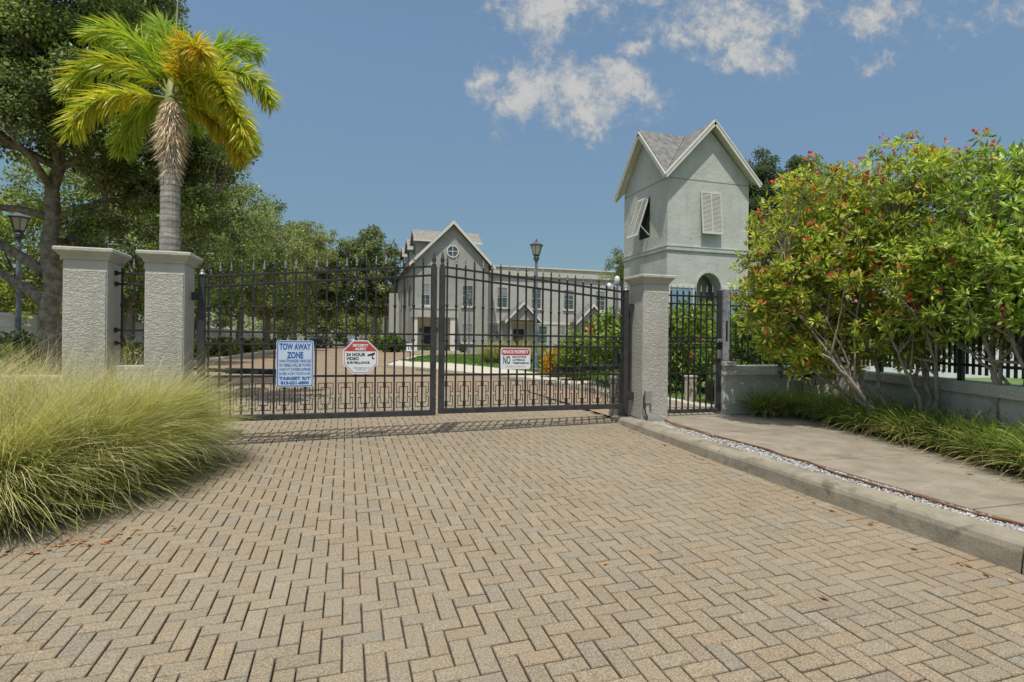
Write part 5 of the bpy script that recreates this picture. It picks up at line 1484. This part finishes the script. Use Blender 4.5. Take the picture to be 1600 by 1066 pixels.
# lawn
g = R_(160)
n = 42000
px = 2 + g.random(n) * 16; py = 8.8 + g.random(n) * 31
def inpoly(px, py, poly):
    ins = np.zeros(len(px), bool); j = len(poly) - 1
    for i in range(len(poly)):
        xi, yi = poly[i]; xj, yj = poly[j]
        ins ^= ((yi > py) != (yj > py)) & (px < (xj - xi) * (py - yi) / (yj - yi + 1e-9) + xi); j = i
    return ins
k = inpoly(px, py, LAWN2); px, py = px[k], py[k]; n = len(px)
bare = (np.sin(px * 1.1 + py * .5) + np.sin(py * .8 - px * .7) + .8 * g.normal(size=n)) > 1.5
px, py = px[~bare], py[~bare]; n = len(px)
P = np.stack([px, py, np.full(n, .098)], 1)
T = unit(np.stack([g.normal(size=n) * .5, g.normal(size=n) * .5, np.full(n, 1.0)], 1))
V, F = leaf_arrays(P, T, .07 + .06 * g.random(n), .03 + .03 * g.random(n), g, 0)
o = np_mesh('lawn_grass', V, F, M_GRASS, None, np.repeat(palette_pick([(.10, .20, .035), (.13, .235, .045), (.085, .17, .03), (.18, .24, .06)], n, g), 4, 0))
tag(o, kind='stuff')
# fallen leaves on the bricks, the sidewalk and the mulch
g = R_(170)
pts = []
for _ in range(110):
    t = g.random(); x = -3.9 + 2.6 * t; pts.append((x + g.normal() * .10, 4.50 + .62 * max(0, t - .45) + g.normal() * .06, None))
for _ in range(34): pts.append((4.0 - abs(g.normal()) * .05, .8 + 6.5 * g.random(), None))
for _ in range(7): pts.append((-1 + 5 * g.random(), 2 + 7 * g.random(), None))
for _ in range(120):
    y = 2 + 5.3 * g.random(); pts.append((walk_far(y) - abs(g.normal()) * .22, y, SW(y)))
for _ in range(260):
    y = 2 + 5.4 * g.random(); pts.append((walk_far(y) + .05 + .5 * g.random(), y, SW(y) + .045))
P = np.array([(x, y, (G(x, y) if z is None else z) + .008) for x, y, z in pts]); n = len(P)
a = g.random(n) * 6.28
T = unit(np.stack([np.cos(a), np.sin(a), .15 * g.normal(size=n) + .12], 1))
L = .03 + .045 * g.random(n)
V, F = leaf_arrays(P, T, L, L * .5, g, .9)
o = np_mesh('fallen_leaves', V, F, M_DRY, None, np.repeat(palette_pick([(.26, .115, .05), (.33, .16, .06), (.20, .09, .045), (.38, .24, .10)], n, g), 4, 0))
tag(o, kind='stuff')

# ---------------------------------------------------------------- palm behind the pillars
def palm():
    g = R_(180)
    bx_, by_ = -2.90, 10.81
    root = empty('palm_tree', (bx_, by_, 0), 'yellowing palm with a shaggy brown skirt behind the left gate pillar', 'palm')
    tp = []; rr = []
    for i in range(60):
        t = i / 59; z = -.1 + 5.15 * t
        tp.append((bx_ - .03 * math.sin(t * 2), by_, z)); rr.append((.185 - .05 * t + .02 * max(0, 1 - t * 6)) * (1 + .045 * ((i // 2) % 2)))
    MB().tube(tp, rr, 16).build('trunk', M_PALMT, root, smooth=False)
    crown = np.array((bx_ - .03, by_, 5.35))
    mb = MB(); mb.tube([(bx_ - .03, by_, 4.9), (bx_ - .03, by_, 5.25), (bx_ - .03, by_, 5.7)], [.12, .12, .05], 12)
    mb.build('crownshaft', mat('crownshaft_green', (.16, .19, .06), (.24, .24, .09), 9, .6), root, smooth=True)
    rt = np.array((math.cos(YAW), -math.sin(YAW), 0)); fw = np.array((math.sin(YAW), math.cos(YAW), 0)); up = np.array((0, 0, 1.0))
    GREEN = [(.26, .40, .04), (.34, .45, .05), (.40, .48, .06)]
    YEL = [(.62, .55, .05), (.68, .55, .05), (.52, .50, .05), (.44, .46, .045)]
    ORG = [(.62, .36, .03), (.56, .28, .03), (.55, .42, .045)]
    MID = [(.44, .50, .05), (.52, .52, .05), (.34, .43, .04)]
    # azimuth (0 = right, 90 = away), start elevation, droop, length, tint
    FR = [(180, 50, 122, 2.15, YEL + MID + GREEN), (206, 2, 82, 1.7, MID + YEL), (168, 70, 84, 2.25, GREEN + MID), (130, 78, 58, 2.2, GREEN),
          (44, 72, 70, 2.0, GREEN), (4, 48, 120, 1.95, MID + GREEN + YEL), (346, 8, 92, 1.85, MID + YEL), (318, 54, 104, 1.55, ORG + YEL),
          (336, 30, 100, 1.5, YEL + MID), (110, 40, 90, 2.0, GREEN), (70, 25, 85, 1.9, GREEN), (14, -16, 55, 1.4, ORG + YEL + MID), (152, 12, 88, 1.8, GREEN + MID)]
    for k, (az, el, dr, L, pal) in enumerate(FR):
        a = rad(az); H = rt * math.cos(a) + fw * math.sin(a)
        N = 46; p = crown + H * .06 + up * (.1 * math.sin(rad(el))); pts = []; tg = []
        for i in range(N):
            t = i / (N - 1); ang = rad(el) - rad(dr) * t ** 1.35
            d = H * math.cos(ang) + up * math.sin(ang); pts.append(p.copy()); tg.append(d); p = p + d * L / (N - 1)
        fr = MB(); fr.tube(pts, [.022 * (1 - .85 * i / (N - 1)) for i in range(N)], 6)
        f_ob = fr.build('frond', mat('frond_stalk', (.22, .22, .05), (.32, .28, .07), 6, .6), root, smooth=True)
        P = []; T = []; LL = []
        S = np.cross(H, up)
        for i in range(5, N):
            t = i / (N - 1); ln = (.40 * math.sin(min(1, (t + .10) * 1.35) * math.pi * .62) + .08) * (1.0 if t < .8 else 1 - (t - .8) * 2.0)
            nup = np.cross(S, tg[i])
            for q in range(12):
                phi = g.random() * 2 * math.pi
                sd = S * math.cos(phi) * 1.1 + nup * math.sin(phi) * .75
                dd = sd + tg[i] * (.55 + .35 * g.random()) + np.array([0, 0, -.18])
                P.append(pts[i] + tg[i] * g.random() * L / N); T.append(dd / np.linalg.norm(dd)); LL.append(ln * (.75 + .4 * g.random()))
        P = np.array(P); T = np.array(T); LL = np.array(LL); n = len(P)
        # narrow leaflets that bend at mid length
        s = unit(np.cross(T, rdir(n, g))); wd = .022 + .009 * g.random(n)
        M1 = P + T * (LL * .55)[:, None]; T2 = unit(T + np.array([0, 0, -.38])); E_ = M1 + T2 * (LL * .45)[:, None]
        V = np.empty((n, 6, 3)); 
        V[:, 0] = P - s * (wd * .35)[:, None]; V[:, 1] = P + s * (wd * .35)[:, None]; V[:, 2] = M1 - s * (wd * .5)[:, None]; V[:, 3] = M1 + s * (wd * .5)[:, None]
        V[:, 4] = E_ - s * (wd * .06)[:, None]; V[:, 5] = E_ + s * (wd * .06)[:, None]
        F = (np.array([(0, 1, 3, 2), (2, 3, 5, 4)])[None] + (np.arange(n) * 6)[:, None, None]).reshape(-1, 4)
        np_mesh('leaflets', V.reshape(-1, 3), F, M_FROND, f_ob, np.repeat(palette_pick(pal, n, g, .13), 6, 0))
    # spear leaf not yet open
    MB().tube([crown + up * .2, crown + rt * .06 + up * .9, crown + rt * .10 + up * 1.9, crown + rt * .11 + up * 2.6], [.02, .016, .011, .005], 6).build('spear_leaf', mat('spear_green', (.34, .36, .22), (.42, .42, .28), 5, .6), root, smooth=True)
    # dead hanging skirt
    n = 3000
    z = 5.30 - 1.75 * g.random(n) ** 1.35; a = g.random(n) * 6.283; r = .075 + .035 * g.random(n)
    P = np.stack([bx_ - .03 + r * np.cos(a), by_ + r * np.sin(a), z], 1)
    T = unit(np.stack([np.cos(a) * .36, np.sin(a) * .36, np.full(n, -.9)], 1) + g.normal(size=(n, 3)) * .22)
    LL = (.20 + .26 * g.random(n)) * np.clip((5.6 - z) * 1.6, .45, 1) * np.clip((z - 3.45) * .75, .22, 1)
    V, F = leaf_arrays(P, T, LL, .010 + .009 * g.random(n), g, 0)
    np_mesh('dead_skirt', V, F, M_DRY, root, np.repeat(palette_pick([(.80, .63, .46), (.70, .53, .36), (.85, .70, .54), (.52, .39, .27)], n, g), 4, 0))
    return root
palm()

# far-off woods that read as one mass beyond everything
g = R_(400)
C = []
for i in range(230):
    t = i / 229; C.append((-130 + 270 * t + g.normal() * 3, 150 + 18 * g.normal() - 60 * abs(t - .48) , 1.5 + 5.5 * g.random()))
for i in range(90):
    t = i / 89; C.append((-48 + g.normal() * 4, 10 + 110 * t, 1.2 + 5 * g.random()))
C = np.array(C)
o = foliage('far_woods', C, 2.2 + 1.3 * g.random(len(C)), 60, 1.0, .6, FAR, M_LEAF, None, g)
tag(o, kind='stuff')
